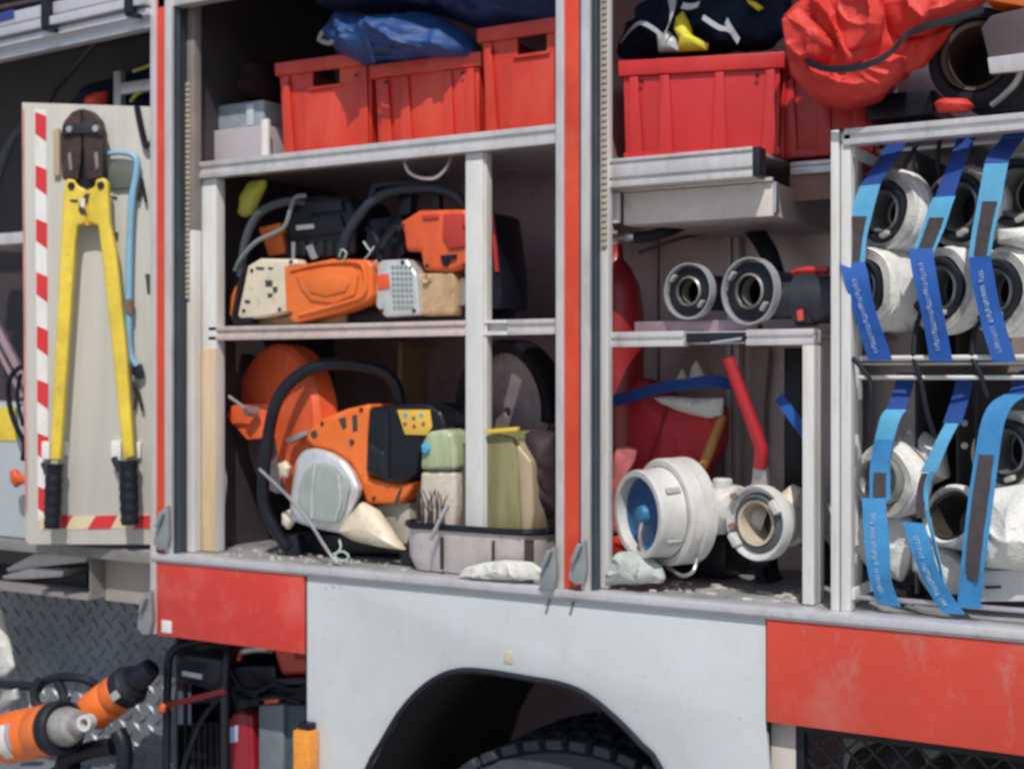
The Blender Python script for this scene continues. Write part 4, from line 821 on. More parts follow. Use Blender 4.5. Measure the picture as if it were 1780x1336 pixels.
m = MB(); c = P(1440, 520, .14); m.lathe(c, (-1, -.0, 0), [(-.12, .0001), (-.12, .04), (-.06, .05), (-.055, .054), (-.02, .054), (-.015, .046), (.02, .046), (.025, .05), (.06, .05), (.065, .036), (.12, .036), (.12, .0001)], 40); part('adapter_body', m, mat('blue_black_metal', (.035, .045, .055), .45, .3, var=.25), t)
m = MB(); m.tube([P(1380, 475, .16), P(1400, 470, .15), P(1440, 470, .15)], .008, 8); m.px([(1384, 540), (1394, 536), (1396, 556), (1386, 558)], .08, .01, .002); part('red_grip', m, RED, t)
# ------------------------------------------------------------------ front locker, floor
t = thing('equipment_bag', P(1150, 960, .3), 'upright dark red bag with folds behind the big coupling', 'bag')
m = MB(); m.puff([(1046, 956), (1048, 800), (1060, 706), (1082, 662), (1125, 656), (1180, 690), (1256, 706), (1256, 770), (1226, 830), (1196, 960)], (1146, 810), .27, .05, .08, na=.008, ns=5, seed=41, pw=.22, ridge=.009, rn=6, n=128, rings=26); part('bag_body', m, BAGDRED, t)
m = MB(); m.puff([(1062, 930), (1064, 830), (1072, 770), (1108, 780), (1104, 800), (1080, 860), (1078, 925)], (1080, 850), .20, .012, .01, na=.006); part('flap', m, mat('dusty_pink_red', (.45, .13, .13), .7, var=.15), t)
m = MB(); m.ribbon([P(1160, 690, .222), P(1150, 740, .218), P(1130, 800, .222)], (.006, 0, 0), .004); part('seam', m, mat('seam_red', (.2, .01, .015), .7), t)
m = MB(); m.puff([(1056, 960), (1060, 920), (1085, 910), (1110, 930), (1112, 955)], (1085, 940), .24, .04, .04, na=.01); part('bottom_fold', m, BAGRED, t)
solo('blue_strap', MB().ribbon([P(1056, 699, .2), P(1100, 688, .2), P(1140, 676, .195), P(1190, 668, .19), P(1240, 662, .2), P(1275, 668, .23)], Vector((0, 0, .024)), .003), BLUED, 'dark blue strap stretched over the upright dark red bag', 'strap')
t = thing('white_cloth', P(1200, 730, .26), 'white cloth bundle poking up round the dark blue strap', 'cloth')
m = MB(); m.puff([(1135, 690), (1180, 688), (1258, 692), (1256, 722), (1232, 727), (1180, 714), (1148, 702)], (1210, 704), .225, .02, .03, na=.008); part('fold', m, PALE, t)
for a in (1180, 1204):
    m = MB(); h_ = 640 if a < 1190 else 625
    m.puff([(a - 8, 668), (a - 2, h_ + 14), (a + 6, h_), (a + 18, h_ + 22), (a + 26, 664), (a + 10, 672)], (a + 8, 656), .23, .012, .012, na=.003); part('peak', m, PALE, t)
m = MB(); m.tube([P(1256, 722, .25), P(1244, 752, .245), P(1230, 790, .24), P(1212, 830, .235)], [.010, .012, .012, .011], 10); solo('wooden_handle', m, WOOD, 'varnished wooden tool handle leaning beside the dark red bag', 'tool handle')
solo('blue_webbing', MB().ribbon([P(1354, 690, .14), P(1370, 712, .13), P(1392, 742, .12), P(1410, 770, .13)], Vector((.014, 0, .016)), .003), BLUEM, 'short length of blue webbing behind the thin frame post', 'strap')
# dividing valve with a big blue-capped coupling
t = thing('ball_valve', P(1220, 985, .16), 'white water valve with a long red lever and a blue-capped coupling', 'valve')
a4 = ax(.46, -1, -.03); c = P(1172, 888, .12); r = 93 * S(1172, .12)
fc = c + a4 * .055
m = MB(); m.lathe(c, a4, [(.03, r * .86), (.03, r * .96), (.026, r), (.006, r), (.002, r * .94), (-.004, r * .94), (-.008, r), (-.03, r), (-.036, r * .9), (-.05, r * .62), (-.09, r * .45), (-.16, r * .40), (-.16, r * .3), (.02, r * .8), (.03, r * .86)], 72); cb = part('coupling_body', m, WHITEC, t)
m = MB(); m.lathe(c, a4, [(.03, r * .84), (.075, r * .80), (.082, r * .82), (.088, r * .80), (.088, r * .70), (.04, r * .68), (.03, r * .7), (.03, r * .84)], 72); part('collar', m, WHITEC, t)
u = Vector((0, 0, 1)); u = (u - a4 * u.dot(a4)).normalized(); v = a4.cross(u)
for q in (.5, 1.7, 2.9, 4.1, 5.3):
    m = MB(); d0 = u * math.cos(q) + v * math.sin(q); p = c + d0 * r * .83 + a4 * .052
    m.bar(p - a4 * .016, p + a4 * .016, .012, .008, up=d0); part('groove_block', m, mat('grey_coupling', (.36, .36, .34), .5), t)
m = MB(); m.lathe(c, a4, [(.066, .0001), (.068, r * .2), (.064, r * .24), (.06, r * .62), (.066, r * .69), (.05, r * .69), (.05, .0001)], 56); cp = part('blind_cap', m, BLUEC, t)
m = MB(); m.lathe(c, a4, [(.085, .0001), (.082, r * .14), (.068, r * .18)], 24); part('cap_knob', m, mat('knob_blue', (.045, .20, .40), .4, var=.15), cp)
m = MB(); p = c + a4 * .075; m.tube([p + u * (r * -.12), p + u * (r * -.4) + a4 * .008, p + u * (r * -.72)], .005, 8); part('cap_chain', m, STEEL, cp)
m = MB(); m.puff([(1218, 860), (1234, 846), (1262, 838), (1284, 846), (1290, 870), (1284, 905), (1262, 928), (1236, 930), (1222, 905)], (1255, 885), .15, .05, .05, na=.001, pw=.5); m.lathe(P(1256, 850, .14), (0, 0, 1), [(-.02, .02), (.018, .02), (.022, .016), (.022, .0001)], 24); vb = part('valve_body', m, WHITEC, t)
m = MB()
for a, b in ((1236, 868), (1276, 862), (1240, 912), (1272, 914)): m.lathe(P(a, b, .1), (0, -1, 0), [(.006, .0001), (.006, .007), (-.01, .007)], 6)
part('bolt', m, mat('reddish_bolt', (.32, .2, .17), .5, .4), vb)
a5 = ax(.64, -1, .0); c5 = P(1320, 908, .10); r5 = 66 * S(1320, .10)
m = MB(); m.lathe(c5, a5, [(.012, r5 * .9), (.014, r5 * .97), (.008, r5), (-.012, r5), (-.02, r5 * .9), (-.05, r5 * .72), (-.09, r5 * .66), (-.14, r5 * .7), (-.16, r5 * .7), (-.16, r5 * .5), (.0, r5 * .6), (.004, r5 * .86), (.012, r5 * .9)], 64); ob = part('outlet', m, WHITEC, t)
m = MB(); m.lathe(c5, a5, [(.006, r5 * .62), (.010, r5 * .68), (.002, r5 * .84), (-.004, r5 * .8), (-.004, r5 * .62), (.006, r5 * .62)], 56); part('seal', m, mat('dark_grey_seal', (.09, .10, .11), .6), ob)
m = MB(); m.lathe(c5, a5, [(.010, r5 * .52), (.012, r5 * .6), (-.06, r5 * .56), (-.06, r5 * .48), (.010, r5 * .52)], 56); part('bore', m, mat('tan_bore', (.48, .42, .33), .5, var=.3), ob)
m = MB(); m.lathe(c5, a5, [(-.055, .0001), (-.055, r5 * .5), (-.06, r5 * .5)], 32); part('plug', m, mat('brown_plug', (.08, .065, .05), .7), ob)
for q in (2.2, 5.3):
    u5 = (Vector((0, 0, 1)) - a5 * a5.z).normalized(); v5 = a5.cross(u5); d0 = u5 * math.cos(q) + v5 * math.sin(q); p = c5 + d0 * r5 * .84 + a5 * .014
    m = MB(); m.bar(p - d0.cross(a5) * .014, p + d0.cross(a5) * .014, .014, .018, up=a5, bevel=.003); part('lug', m, WHITEC, ob)
m = MB(); m.tube([P(1266, 880, .15), P(1300, 890, .16), P(1330, 900, .17)], .034, 16, 3); part('branch_pipe', m, WHITEC, t)
m = MB(); m.puff([(1352, 862), (1378, 840), (1396, 850), (1398, 940), (1378, 950), (1356, 940)], (1378, 896), .17, .04, .05, na=.002); part('rear_branch', m, CREAM, t)
m = MB(); m.px([(1308, 812), (1330, 812), (1334, 842), (1306, 846)], .12, .02, .003); m.tube([P(1318, 838, .13), P(1322, 870, .15)], .014, 12, 0); part('lever_neck', m, STEEL, t)
m = MB(); m.tube([P(1265, 622, .075), P(1290, 690, .09), P(1318, 764, .105), P(1323, 785, .11), P(1320, 812, .118)], [.0125, .013, .0135, .014, .0135], 12, 5); part('lever', m, mat('lever_red', (.42, .018, .030), .35, var=.12, coat=.2), t)
m = MB(); m.tube([P(1160, 985, .1), P(1185, 1000, .08), P(1205, 992, .07), P(1212, 970, .09)], .004, 8); solo('bent_wire', m, STEEL, 'thin bent wire handle under the big blue-capped coupling', 'wire')
m = MB(); m.box(WX(1160, .28), WX(1262, .28), .28, .42, ZS, ZS + .1, .01); solo('black_box', m, BLACK, 'low black box on the floor below the valve', 'box')
m = MB(); m.lathe(P(1375, 985, .3), (0, -1, 0), [(0, .05), (.02, .055), (.02, .075), (-.06, .075), (-.06, .05), (0, .05)], 36); solo('rubber_ring', m, RUBBER, 'black rubber ring lying behind the white outlet', 'ring')
m = MB(); m.px([(1303, 605), (1336, 604), (1328, 700), (1326, 850), (1300, 850)], .44, .02, .002); solo('board', m, mat('beige_board', (.46, .40, .38), .6), 'narrow beige board standing behind the red lever', 'board')
m = MB(); m.px([(1362, 604), (1392, 604), (1392, 880), (1362, 880)], .3, .05, .004); solo('black_post', m, BLACK, 'black upright pad between the beige board and the frame post', 'pad')
# ------------------------------------------------------------------ hose rack
YK = .02
xk0, xk1 = WX(1444, YK), WX(1478, YK)
zk1, zk0 = ZZ(1600, 212, YK), ZZ(1600, 241, YK)
t = thing('hose_rack', (xk0 + .3, .2, ZS), 'pale aluminium rack full of white hose rolls and blue straps', 'hose rack')
m = MB(); m.box(xk0, xk0 + (xk1 - xk0) * .42, YK, YK + .03, ZS, zk1, .0015); m.box(xk0 + (xk1 - xk0) * .5, xk1, YK + .003, YK + .03, ZS, zk1 - .0015, .0015); part('frame_post', m, POSTP, t)
m = MB(); m.box(xk0 + .013, xk0 + .02, .12, .15, ZS, zk0, .002); m.box(xk1 - .004, xk1 + .004, .031, .4, ZS + .02, ZS + .04, .001); m.box(xk1 - .004, xk1 + .004, .031, .4, zk0 - .02, zk0, .001); part('side_frame', m, POSTP, t)
m = MB(); h = zk1 - zk0; xe = X1 - .05
m.box(xk1 - .012, xe, YK - .003, YK + .03, zk0, zk0 + h * .36, .0015); m.box(xk1 - .012, xe, YK - .003, YK + .03, zk0 + h * .62, zk1, .0015); m.box(xk1 - .012, xe, YK + .003, YK + .03, zk0 + h * .36, zk0 + h * .62, 0); m.box(xk0, xe, .26, .5, zk1 - .01, zk1 - .002, .001); part('top_rail', m, ALU, t)
m = MB(); m.lathe(P(1463, 226, YK - .003), (0, -1, 0), [(.002, .0001), (.002, .004), (-.002, .004)], 12); part('screw', m, IRON, t)
zs_ = ZZ(1600, 622, .05); zl_ = ZZ(1600, 1046, .05)
m = MB(); m.tube([(xk1 + .01, .05, zs_), (xe, .05, zs_)], .005, 8, 0); m.box(xk1 + .01, xe, .06, .45, zs_ - .012, zs_ - .008, .001); part('shelf', m, POSTP, t)
m = MB(); m.tube([(xk1 + .005, .055, ZZ(1600, 656, .05)), (xe, .055, ZZ(1600, 656, .05))], .004, 8, 0); part('shelf_rod', m, POSTP, t)
m = MB(); m.tube([(xk1 + .005, .05, zl_), (xe, .05, zl_)], .005, 8, 0); part('shelf_rod', m, STEEL, t)
m = MB(); m.box(xk1 + .01, xe, .46, .47, ZS + .02, zk0, 0); part('back_plate', m, mat('brown_grey_sheet', (.24, .21, .19), .6, var=.3, vs=4), t)
for pa in ([(1500, 240, .14), (1494, 300, .16), (1480, 330, .2)], ):
    pass
divm = mat('black_divider', (.03, .03, .034), .6, var=.3)
for xx in (1585, 1690):
    for z0_, z1_ in ((zs_, zk0), (zl_, ZZ(1600, 660, .05))):
        m = MB(); x_ = WX(xx, .12); m.box(x_, x_ + .004, .14, .45, z0_, z1_, .001); part('divider', m, divm, t)
for pts in ([(1482, 622, .03), (1498, 640, .03), (1512, 660, .03), (1514, 700, .03), (1510, 750, .04)],
            [(1600, 545, .07), (1592, 575, .06), (1588, 620, .05), (1600, 660, .05), (1612, 720, .06), (1626, 760, .08)],
            [(1706, 555, .07), (1694, 580, .06), (1690, 620, .05), (1704, 650, .05), (1716, 690, .06)],
            [(1634, 240, .1), (1630, 280, .1), (1634, 305, .12)],
            [(1600, 240, .12), (1578, 280, .12), (1566, 310, .14)]):
    m = MB(); m.tube([P(*q) for q in pts], .0045, 8); part('divider_edge', m, RUBBER, t)
m = MB()
for a, b in ((1583, 716), (1583, 752), (1677, 735), (1677, 774)): m.lathe(P(a, b, .13), (0, -1, 0), [(.002, .0001), (.002, .006), (0, .006)], 12)
part('divider_hole', m, STEEL, t)
m = MB(); m.box(xk1 + .02, WX(1575, .13), .13, .44, ZS + .015, ZS + .03, .002); part('bottom_tray', m, BLKM, t)

def hose_roll(px_, py_, Y, rpx, k, label, L=.062, side=-1, up=0., cm=BLKM, g='white hose rolls in the rack', cr=.72):
    r = rpx * 1.06 * S(px_, Y); c = P(px_, py_, Y); a = ax(k, side, up)
    t = thing('hose_roll', c - Vector((0, 0, r)), label, 'hose roll', g)
    n = 4; pr = [(0, r * (cr - .02))]
    for i in range(n):
        r0 = r * (cr + (1 - cr) * i / n); r1 = r * (cr + (1 - cr) * (i + 1) / n); pr += [(.005, r0 + (r1 - r0) * .25), (.006, r0 + (r1 - r0) * .75), (-.007, r1 - (r1 - r0) * .06), (-.007, r1)]
    pr += [(-.008, r * 1.02), (-L * .3, r * 1.06), (-L * .36, r * 1.03), (-L * .42, r * 1.07), (-L * .75, r * 1.06), (-L * .82, r * 1.02), (-L + .008, r * 1.0), (-L, r * .9), (-L, r * (cr - .02)), (0, r * (cr - .02))]
    m = MB(); m.lathe(c, a, pr, 56)
    for v in m.bm.verts:
        q = v.co * 16; v.co += Vector((noise.noise(q), noise.noise(q + Vector((5, 0, 0))), noise.noise(q + Vector((0, 7, 0))))) * .007
    part('hose', m, HOSEW, t)
    m = MB(); R = r * (cr - .01)
    m.lathe(c, a, [(.012, R * .8), (.016, R * .88), (.016, R * .96), (.008, R), (-.03, R), (-.03, R * .72), (.0, R * .74), (.012, R * .8)], 48); cp = part('coupling', m, cm, t)
    m = MB(); m.lathe(c, a, [(.004, R * .6), (.01, R * .66), (.006, R * .74), (-.05, R * .72), (-.05, R * .58), (.004, R * .6)], 40); part('seal_ring', m, mat('worn_alu_ring', (.3, .31, .32), .4, .6, var=.25), cp)
    u = (Vector((0, 0, 1)) - a * a.z).normalized(); v = a.cross(u)
    for q in (.4, 3.54):
        m = MB(); d0 = u * math.cos(q) + v * math.sin(q); p = c + d0 * R * .86 + a * .018
        m.bar(p - d0.cross(a) * R * .16, p + d0.cross(a) * R * .16, R * .16, .016, up=a, bevel=.003); part('lug', m, mat('pale_lug', (.5, .48, .43), .5, .3), cp)
    m = MB(); m.lathe(c, a, [(-.06, .0001), (-.06, R * .6), (-.065, R * .6)], 24); part('dark_core', m, BLACK, cp)
    return t
hose_roll(1536, 368, .10, 66, .58, 'white hose roll top of the rack, its rim half covered by the first blue strap', cr=.76)
hose_roll(1668, 360, .13, 64, .58, 'hose roll with black coupling behind the second upper strap', cr=.88)
hose_roll(1768, 335, .12, 66, .6, 'hose roll cut by the picture edge, in the top row of the rack', cr=.86)
hose_roll(1500, 500, .09, 66, .52, 'white hose roll against the rack post on the upper shelf', cr=.74, L=.2)
hose_roll(1634, 502, .10, 68, .55, 'white hose roll behind the second upper strap, on the upper shelf', cr=.78)
hose_roll(1730, 506, .10, 70, .55, 'white hose roll behind the third upper strap, on the upper shelf', cr=.76)
hose_roll(1536, 834, .09, 58, .55, 'white hose roll behind the first lower strap', cr=.74, cm=mat('grey_coupling_metal', (.3, .3, .28), .45, .4))
hose_roll(1752, 785, .13, 66, .55, 'hose roll with a black coupling behind the third lower strap', cr=.82)
def hose_fold(pts, c, Y, df, label, nm='folded_hose', seed=1):
    m = MB(); m.puff(pts, c, Y, df, na=.006, ns=5.5, seed=seed, pw=.4, crease=1.4, ridge=.016, rn=8, n=128, rings=26)
    return solo(nm, m, HOSEW, label, 'hose', 'folded white hoses in the rack')
hose_fold([(1540, 480), (1560, 465), (1584, 480), (1590, 540), (1580, 572), (1556, 576), (1540, 560), (1552, 530)], (1566, 525), .15, .05, 'folded white hose end bulging beside the roll at the rack post', seed=3)
hose_fold([(1735, 400), (1800, 396), (1830, 400), (1830, 428), (1790, 436), (1736, 424)], (1786, 414), .11, .04, 'flat white hose fold lying between the two upper rows', seed=4)
hose_fold([(1478, 905), (1500, 890), (1560, 880), (1590, 900), (1592, 960), (1570, 1010), (1520, 990), (1484, 960)], (1540, 940), .16, .05, 'folded white hose below the first lower strap', seed=6)
hose_fold([(1560, 760), (1600, 745), (1640, 770), (1650, 830), (1610, 850), (1570, 840)], (1605, 800), .2, .05, 'white hose fold behind the twisted lower strap', seed=16)
hose_fold([(1716, 850), (1780, 840), (1850, 840), (1850, 985), (1780, 990), (1716, 985), (1700, 930)], (1775, 915), .10, .07, 'big soiled white hose bulging behind the velcro strap', seed=7)
hose_fold([(1590, 905), (1640, 940), (1690, 985), (1690, 1030), (1620, 1035), (1586, 990)], (1640, 990), .16, .04, 'white hose fold low in the rack under the open hose mouth', seed=26)
hose_fold([(1560, 300), (1586, 280), (1600, 330), (1596, 420), (1572, 440), (1560, 400)], (1580, 360), .2, .03, 'narrow white hose fold between the two upper hose columns', seed=28)
# big flattened hose with an open mouth
t = thing('hose_end', P(1660, 985, .1), 'wide white hose end with a dark open mouth behind the twisted strap', 'hose')
a6 = ax(.52, -1, .28); c6 = P(1652, 895, .12); r6 = 62 * S(1652, .12)
m = MB(); m.lathe(c6, a6, [(.0, r6 * .8), (.006, r6 * .88), (.0, r6), (-.06, r6 * 1.05), (-.16, r6 * 1.02), (-.16, r6 * .76), (0, r6 * .8)], 56)
for v in m.bm.verts: v.co.z = c6.z + (v.co.z - c6.z) * .86 + .006 * noise.noise(v.co * 14)
part('hose', m, HOSEW, t)
m = MB(); m.lathe(c6, a6, [(-.004, r6 * .7), (.0, r6 * .78), (-.08, r6 * .76), (-.08, r6 * .68), (-.004, r6 * .7)], 48)
for v in m.bm.verts: v.co.z = c6.z + (v.co.z - c6.z) * .84
part('inner_ring', m, mat('dark_ring', (.07, .06, .05), .5, .3, var=.3), t)
m = MB(); m.lathe(c6, a6, [(-.1, .0001), (-.1, r6 * .7), (-.11, r6 * .7)], 32); part('bore', m, mat('tan_bore', (.48, .42, .33), .5, var=.3), t)
t = thing('white_case', P(1760, 1050, .1), 'flat white case on the rack floor below the soiled hose', 'case')
m = MB(); m.px([(1690, 992), (1860, 985), (1860, 1046), (1694, 1046)], .09, .2, .008); part('case_body', m, mat('case_white', (.68, .69, .68), .45, var=.06, dirt=(.4, .38, .34), da=.4), t)
m = MB(); m.px([(1712, 1018), (1740, 1017), (1740, 1022), (1712, 1023)], .088, .0018, .0004); part('clasp', m, INK, t)

def strap(label, segs, letter=None, letter_w=.0035):
    """segs: list of (name, material, width px, [(px, py, Y), ...]); letter: points of the line of small print"""
    x0 = segs[-1][3][-1]; t = thing('strap', P(*x0), label, 'strap', 'blue straps over the hose rolls')
    for nm, m_, wp, pts in segs:
        th = .0022
        W3 = [Vector((WX(a + wp / 2, Y) - WX(a - wp / 2, Y), .011 * math.sin(b * .021 + len(label)) + .005 * math.sin(b * .055), 0)) for a, b, Y in pts]
        m = MB(); m.ribbon([P(*q) for q in pts], W3, th, 6); o = part(nm, m, m_, t)
        if nm == 'velcro_pad': continue
    if letter:
        pts = letter; m = MB(); random.seed(len(label))
        L = [P(*q) for q in pts]; d = 0
        for A, B in zip(L, L[1:]):
            n = int((B - A).length / .0049)
            for i in range(n):
                p = A.lerp(B, (i + .5) / n); dr = (B - A).normalized(); q = random.random()
                if q < .04: continue
                side_ = dr.cross(Vector((0, 1, 0))).normalized(); o = Vector((0, -.0044, 0))
                m.bar(p + o - side_ * .0036, p + o + side_ * .0036, .0009, .0004, up=(0, 1, 0), bevel=0)
                if q > .4: m.bar(p + o - side_ * .0036 * (1 if q > .7 else -1) - dr * .0017, p + o - side_ * .0036 * (1 if q > .7 else -1) + dr * .0017, .0014, .0004, up=(0, 1, 0), bevel=0)
                if q > .6: m.bar(p + o - dr * .0017, p + o + dr * .0014, .0013, .0004, up=(0, 1, 0), bevel=0)
        part('lettering', m, mat('faded_print', (.50, .58, .66), .6), t)
    return t
def vel(pts, dy=-.0022): return [(a, b, y + dy) for a, b, y in pts]
strap('first upper strap beside the rack post, its lower half printed', [
    ('webbing', BLUED, 36, [(1566, 226, .09), (1552, 262, .08), (1532, 292, .06), (1513, 322, .045)]),
    ('light_webbing', BLUEL, 37, [(1513, 322, .045), (1504, 348, .04), (1496, 374, .038), (1487, 416, .036), (1484, 462, .032)]),
    ('velcro_pad', VELCRO, 22, vel([(1494, 376, .037), (1487, 416, .036), (1482, 462, .032)])),
    ('printed_band', BLUEM, 42, [(1481, 456, .028), (1488, 480, .022), (1497, 522, .022), (1512, 570, .024), (1530, 626, .03)])],
    [(1486, 484, .022), (1495, 522, .022), (1510, 570, .024), (1524, 614, .029)])
strap('second upper strap, longest dark blue top, over two hose rolls', [
    ('webbing', BLUED, 33, [(1688, 218, .1), (1676, 250, .085), (1660, 292, .06), (1642, 342, .042)]),
    ('light_webbing', BLUEL, 38, [(1642, 342, .042), (1634, 360, .04), (1622, 396, .038), (1604, 440, .032)]),
    ('velcro_pad', VELCRO, 24, vel([(1629, 378, .039), (1620, 402, .038), (1606, 438, .032)])),
    ('printed_band', BLUEM, 40, [(1600, 432, .026), (1606, 470, .022), (1616, 522, .022), (1626, 570, .024), (1636, 628, .03)])],
    [(1602, 456, .022), (1614, 522, .022), (1624, 570, .024), (1632, 610, .029)])
strap('third upper strap, near the picture edge, with a long velcro pad', [
    ('webbing', BLUED, 40, [(1776, 214, .1), (1758, 244, .08), (1740, 266, .055), (1732, 284, .042)]),
    ('light_webbing', BLUEL, 40, [(1732, 284, .042), (1726, 316, .04), (1720, 350, .038), (1709, 404, .036), (1702, 452, .03)]),
    ('velcro_pad', VELCRO, 24, vel([(1721, 350, .038), (1710, 404, .036), (1703, 448, .03)])),
    ('printed_band', BLUEM, 40, [(1703, 446, .026), (1708, 480, .022), (1717, 526, .022), (1730, 576, .024), (1746, 628, .03)])],
    [(1704, 470, .022), (1715, 526, .022), (1727, 576, .024), (1740, 614, .029)])
strap('first lower strap, hanging straight with a short dark velcro pad', [
    ('webbing', BLUED, 32, [(1576, 648, .1), (1570, 674, .085), (1558, 712, .06)]),
    ('light_webbing', BLUEL, 36, [(1558, 712, .06), (1548, 726, .05), (1537, 764, .044)]),
    ('middle_webbing', mat('medium_blue_webbing', (.045, .26, .56), .65, var=.18, vs=30, bump=.5, bs=500), 36, [(1537, 764, .044), (1532, 790, .042), (1530, 820, .042), (1530, 868, .038)]),
    ('velcro_pad', VELCRO, 21, vel([(1530, 821, .042), (1529, 842, .04), (1529, 862, .038)])),
    ('printed_band', mat('medium_blue_webbing', (0, 0, 0)), 40, [(1519, 866, .034), (1521, 900, .028), (1525, 950, .026), (1530, 1006, .03), (1546, 1052, .04)])],
    [(1518, 890, .027), (1520, 950, .025), (1526, 1006, .028), (1534, 1030, .034)])
strap('second lower strap, twisted into a narrow waist', [
    ('webbing', BLUED, 32, [(1679, 650, .1), (1670, 690, .085), (1655, 736, .06)]),
    ('light_webbing', BLUEL, 24, [(1655, 736, .06), (1640, 764, .05), (1626, 794, .046), (1614, 820, .044)]),
    ('velcro_pad', VELCRO, 15, vel([(1612, 822, .044), (1604, 846, .042), (1600, 876, .04), (1600, 900, .038)])),
    ('edge_webbing', BLUEL, 6, [(1620, 818, .044), (1610, 850, .042), (1612, 890, .04), (1626, 950, .038), (1642, 1020, .04)]),
    ('printed_band', mat('medium_blue_webbing', (0, 0, 0)), 38, [(1588, 908, .034), (1598, 940, .028), (1610, 980, .026), (1630, 1024, .03), (1658, 1066, .04)])],
    [(1592, 930, .027), (1606, 980, .025), (1626, 1024, .028), (1644, 1052, .035)])
strap('third lower strap, widest, with the longest dark velcro pad', [
    ('webbing', BLUED, 34, [(1790, 644, .1), (1778, 668, .08), (1764, 690, .06)]),
    ('light_webbing', mat('medium_blue_webbing', (0, 0, 0)), 42, [(1766, 686, .06), (1742, 702, .042), (1726, 734, .036), (1716, 790, .034), (1706, 860, .03), (1696, 940, .028), (1688, 1010, .03), (1684, 1056, .04)]),
    ('velcro_pad', VELCRO, 26, vel([(1715, 790, .034), (1705, 860, .03), (1695, 940, .028), (1688, 1008, .03)]))])

# ------------------------------------------------------------------ rear bay: tool board with bolt cutter
A = P(40, 500, -.10); B = P(278, 500, .045); dirb = (B - A); dirb.z = 0; dirb.normalize(); nb = Vector((dirb.y, -dirb.x, 0))
def Q(px_, py_, off=0.):
    """a point of the tool board's face (off = metres in front of it)"""
    d = Fw + Rt * ((px_ - CX) / FPX) + Up * ((HY - py_) / FPX); o = A + nb * off
    return CAM + d * ((o - CAM).dot(nb) / d.dot(nb))
def bpx(m, pts, off, th, bevel=.001, seg=2): return m.prism([Q(a, b, off) for a, b in pts], nb * -th, bevel, seg)
t = thing('tool_board', Q(150, 944, 0), 'cream swing-out tool board edged with red and white tape', 'tool board')
m = MB(); bpx(m, [(38, 178), (280, 186), (280, 930), (272, 946), (52, 946), (44, 940)], 0, .012, .002); part('board', m, PANELW, t)
m = MB(); bpx(m, [(60, 190), (80, 191), (84, 905), (66, 905)], .0012, .001, 0); tp = part('tape', m, WHTAPE, t)
m = MB()
for k in range(8):
    y = 194 + k * 93; x = 61 + k * .7; bpx(m, [(x, y), (x + 19, y + 8), (x + 19, y + 52), (x, y + 38)], .0022, .0009, 0)
part('red_stripe', m, REDTAPE, tp)
m = MB(); bpx(m, [(70, 898), (276, 893), (276, 916), (70, 921)], .0014, .001, 0); tp = part('tape', m, mat('dusty_tape', (.66, .56, .36), .5, var=.08, vs=9, dirt=(.74, .74, .70), da=.9, ds=9), t)
m = MB()
for k in range(3):
    x = 74 + k * 78; bpx(m, [(x, 919), (x + 40, 918), (x + 52, 895), (x + 14, 896)], .0024, .0009, 0)
part('red_stripe', m, REDTAPE, tp)
m = MB(); bpx(m, [(38, 190), (42, 190), (48, 890), (44, 890)], .0008, .0006, 0); part('edge_tape', m, mat('faded_red_tape', (.55, .22, .22), .6, var=.3), t)
m = MB()
for a, b, c, d in ((72, 767, 86, 798), (106, 767, 116, 792), (193, 766, 210, 800), (236, 768, 244, 796)): bpx(m, [(a, b), (c, b), (c, d), (a, d)], .012, .012, .002)
part('holder_clip', m, WHTAPE, t)
m = MB()
for a, b, c, d in ((191, 340, 204, 348), (196, 402, 206, 420), (252, 475, 262, 512)): bpx(m, [(a, b), (c, b + 2), (c - 1, d), (a + 4, d - 2)], .0014, .001, 0)
part('outline_mark', m, INK, t)
m = MB(); bpx(m, [(92, 225), (102, 222), (104, 305), (92, 306)], .012, .012, .003); part('holder_block', m, mat('wooden_block', (.45, .36, .24), .7), t)
t = thing('bolt_cutter', Q(150, 918, .02), 'big bolt cutter with dark jaws, yellow arms and black grips', 'bolt cutter')
OF = .034
m = MB(); bpx(m, [(104, 236), (110, 212), (124, 195), (140, 188), (142, 250), (140, 280), (136, 312), (108, 312), (106, 280)], OF + .012, .024, .004, 3); part('jaw', m, IRON, t)
m = MB(); bpx(m, [(142, 188), (160, 193), (174, 208), (181, 232), (179, 282), (178, 310), (150, 312), (146, 280), (144, 250)], OF + .013, .024, .004, 3); part('jaw', m, IRON, t)
m = MB(); bpx(m, [(108, 218), (130, 214), (156, 214), (178, 218), (178, 236), (156, 232), (130, 232), (108, 236)], OF + .02, .007, .002); part('jaw_plate', m, mat('dark_plate', (.04, .035, .04), .4, .5, var=.3), t)
for a, b in ((121, 225), (167, 224)):
    m = MB(); m.lathe(Q(a, b, OF + .02), nb, [(.006, .0001), (.006, .007), (.003, .009), (-.01, .009)], 16); part('jaw_bolt', m, STEEL, t)
m = MB(); bpx(m, [(117, 268), (122, 264), (126, 294), (121, 298)], OF + .0145, .003, .001); bpx(m, [(163, 266), (169, 264), (172, 290), (166, 296)], OF + .0155, .003, .001); part('worn_mark', m, mat('worn_grey_steel', (.3, .27, .27), .4, .6), t)
m = MB(); bpx(m, [(128, 250), (158, 250), (162, 338), (126, 338)], OF - .002, .008, .002); part('pivot_plate', m, BLACK, t)
m = MB(); bpx(m, [(126, 332), (172, 330), (180, 386), (150, 392), (122, 388)], OF + .012, .012, .003); part('head_plate', m, mat('deep_yellow_paint', (.74, .44, .045), .42, var=.14, dirt=(.3, .2, .06), da=.5, ds=14), t)
def arm(pts, nm='arm'):
    m = MB(); bpx(m, pts, OF + .016, .02, .006, 3); return part(nm, m, YELLOW, t)
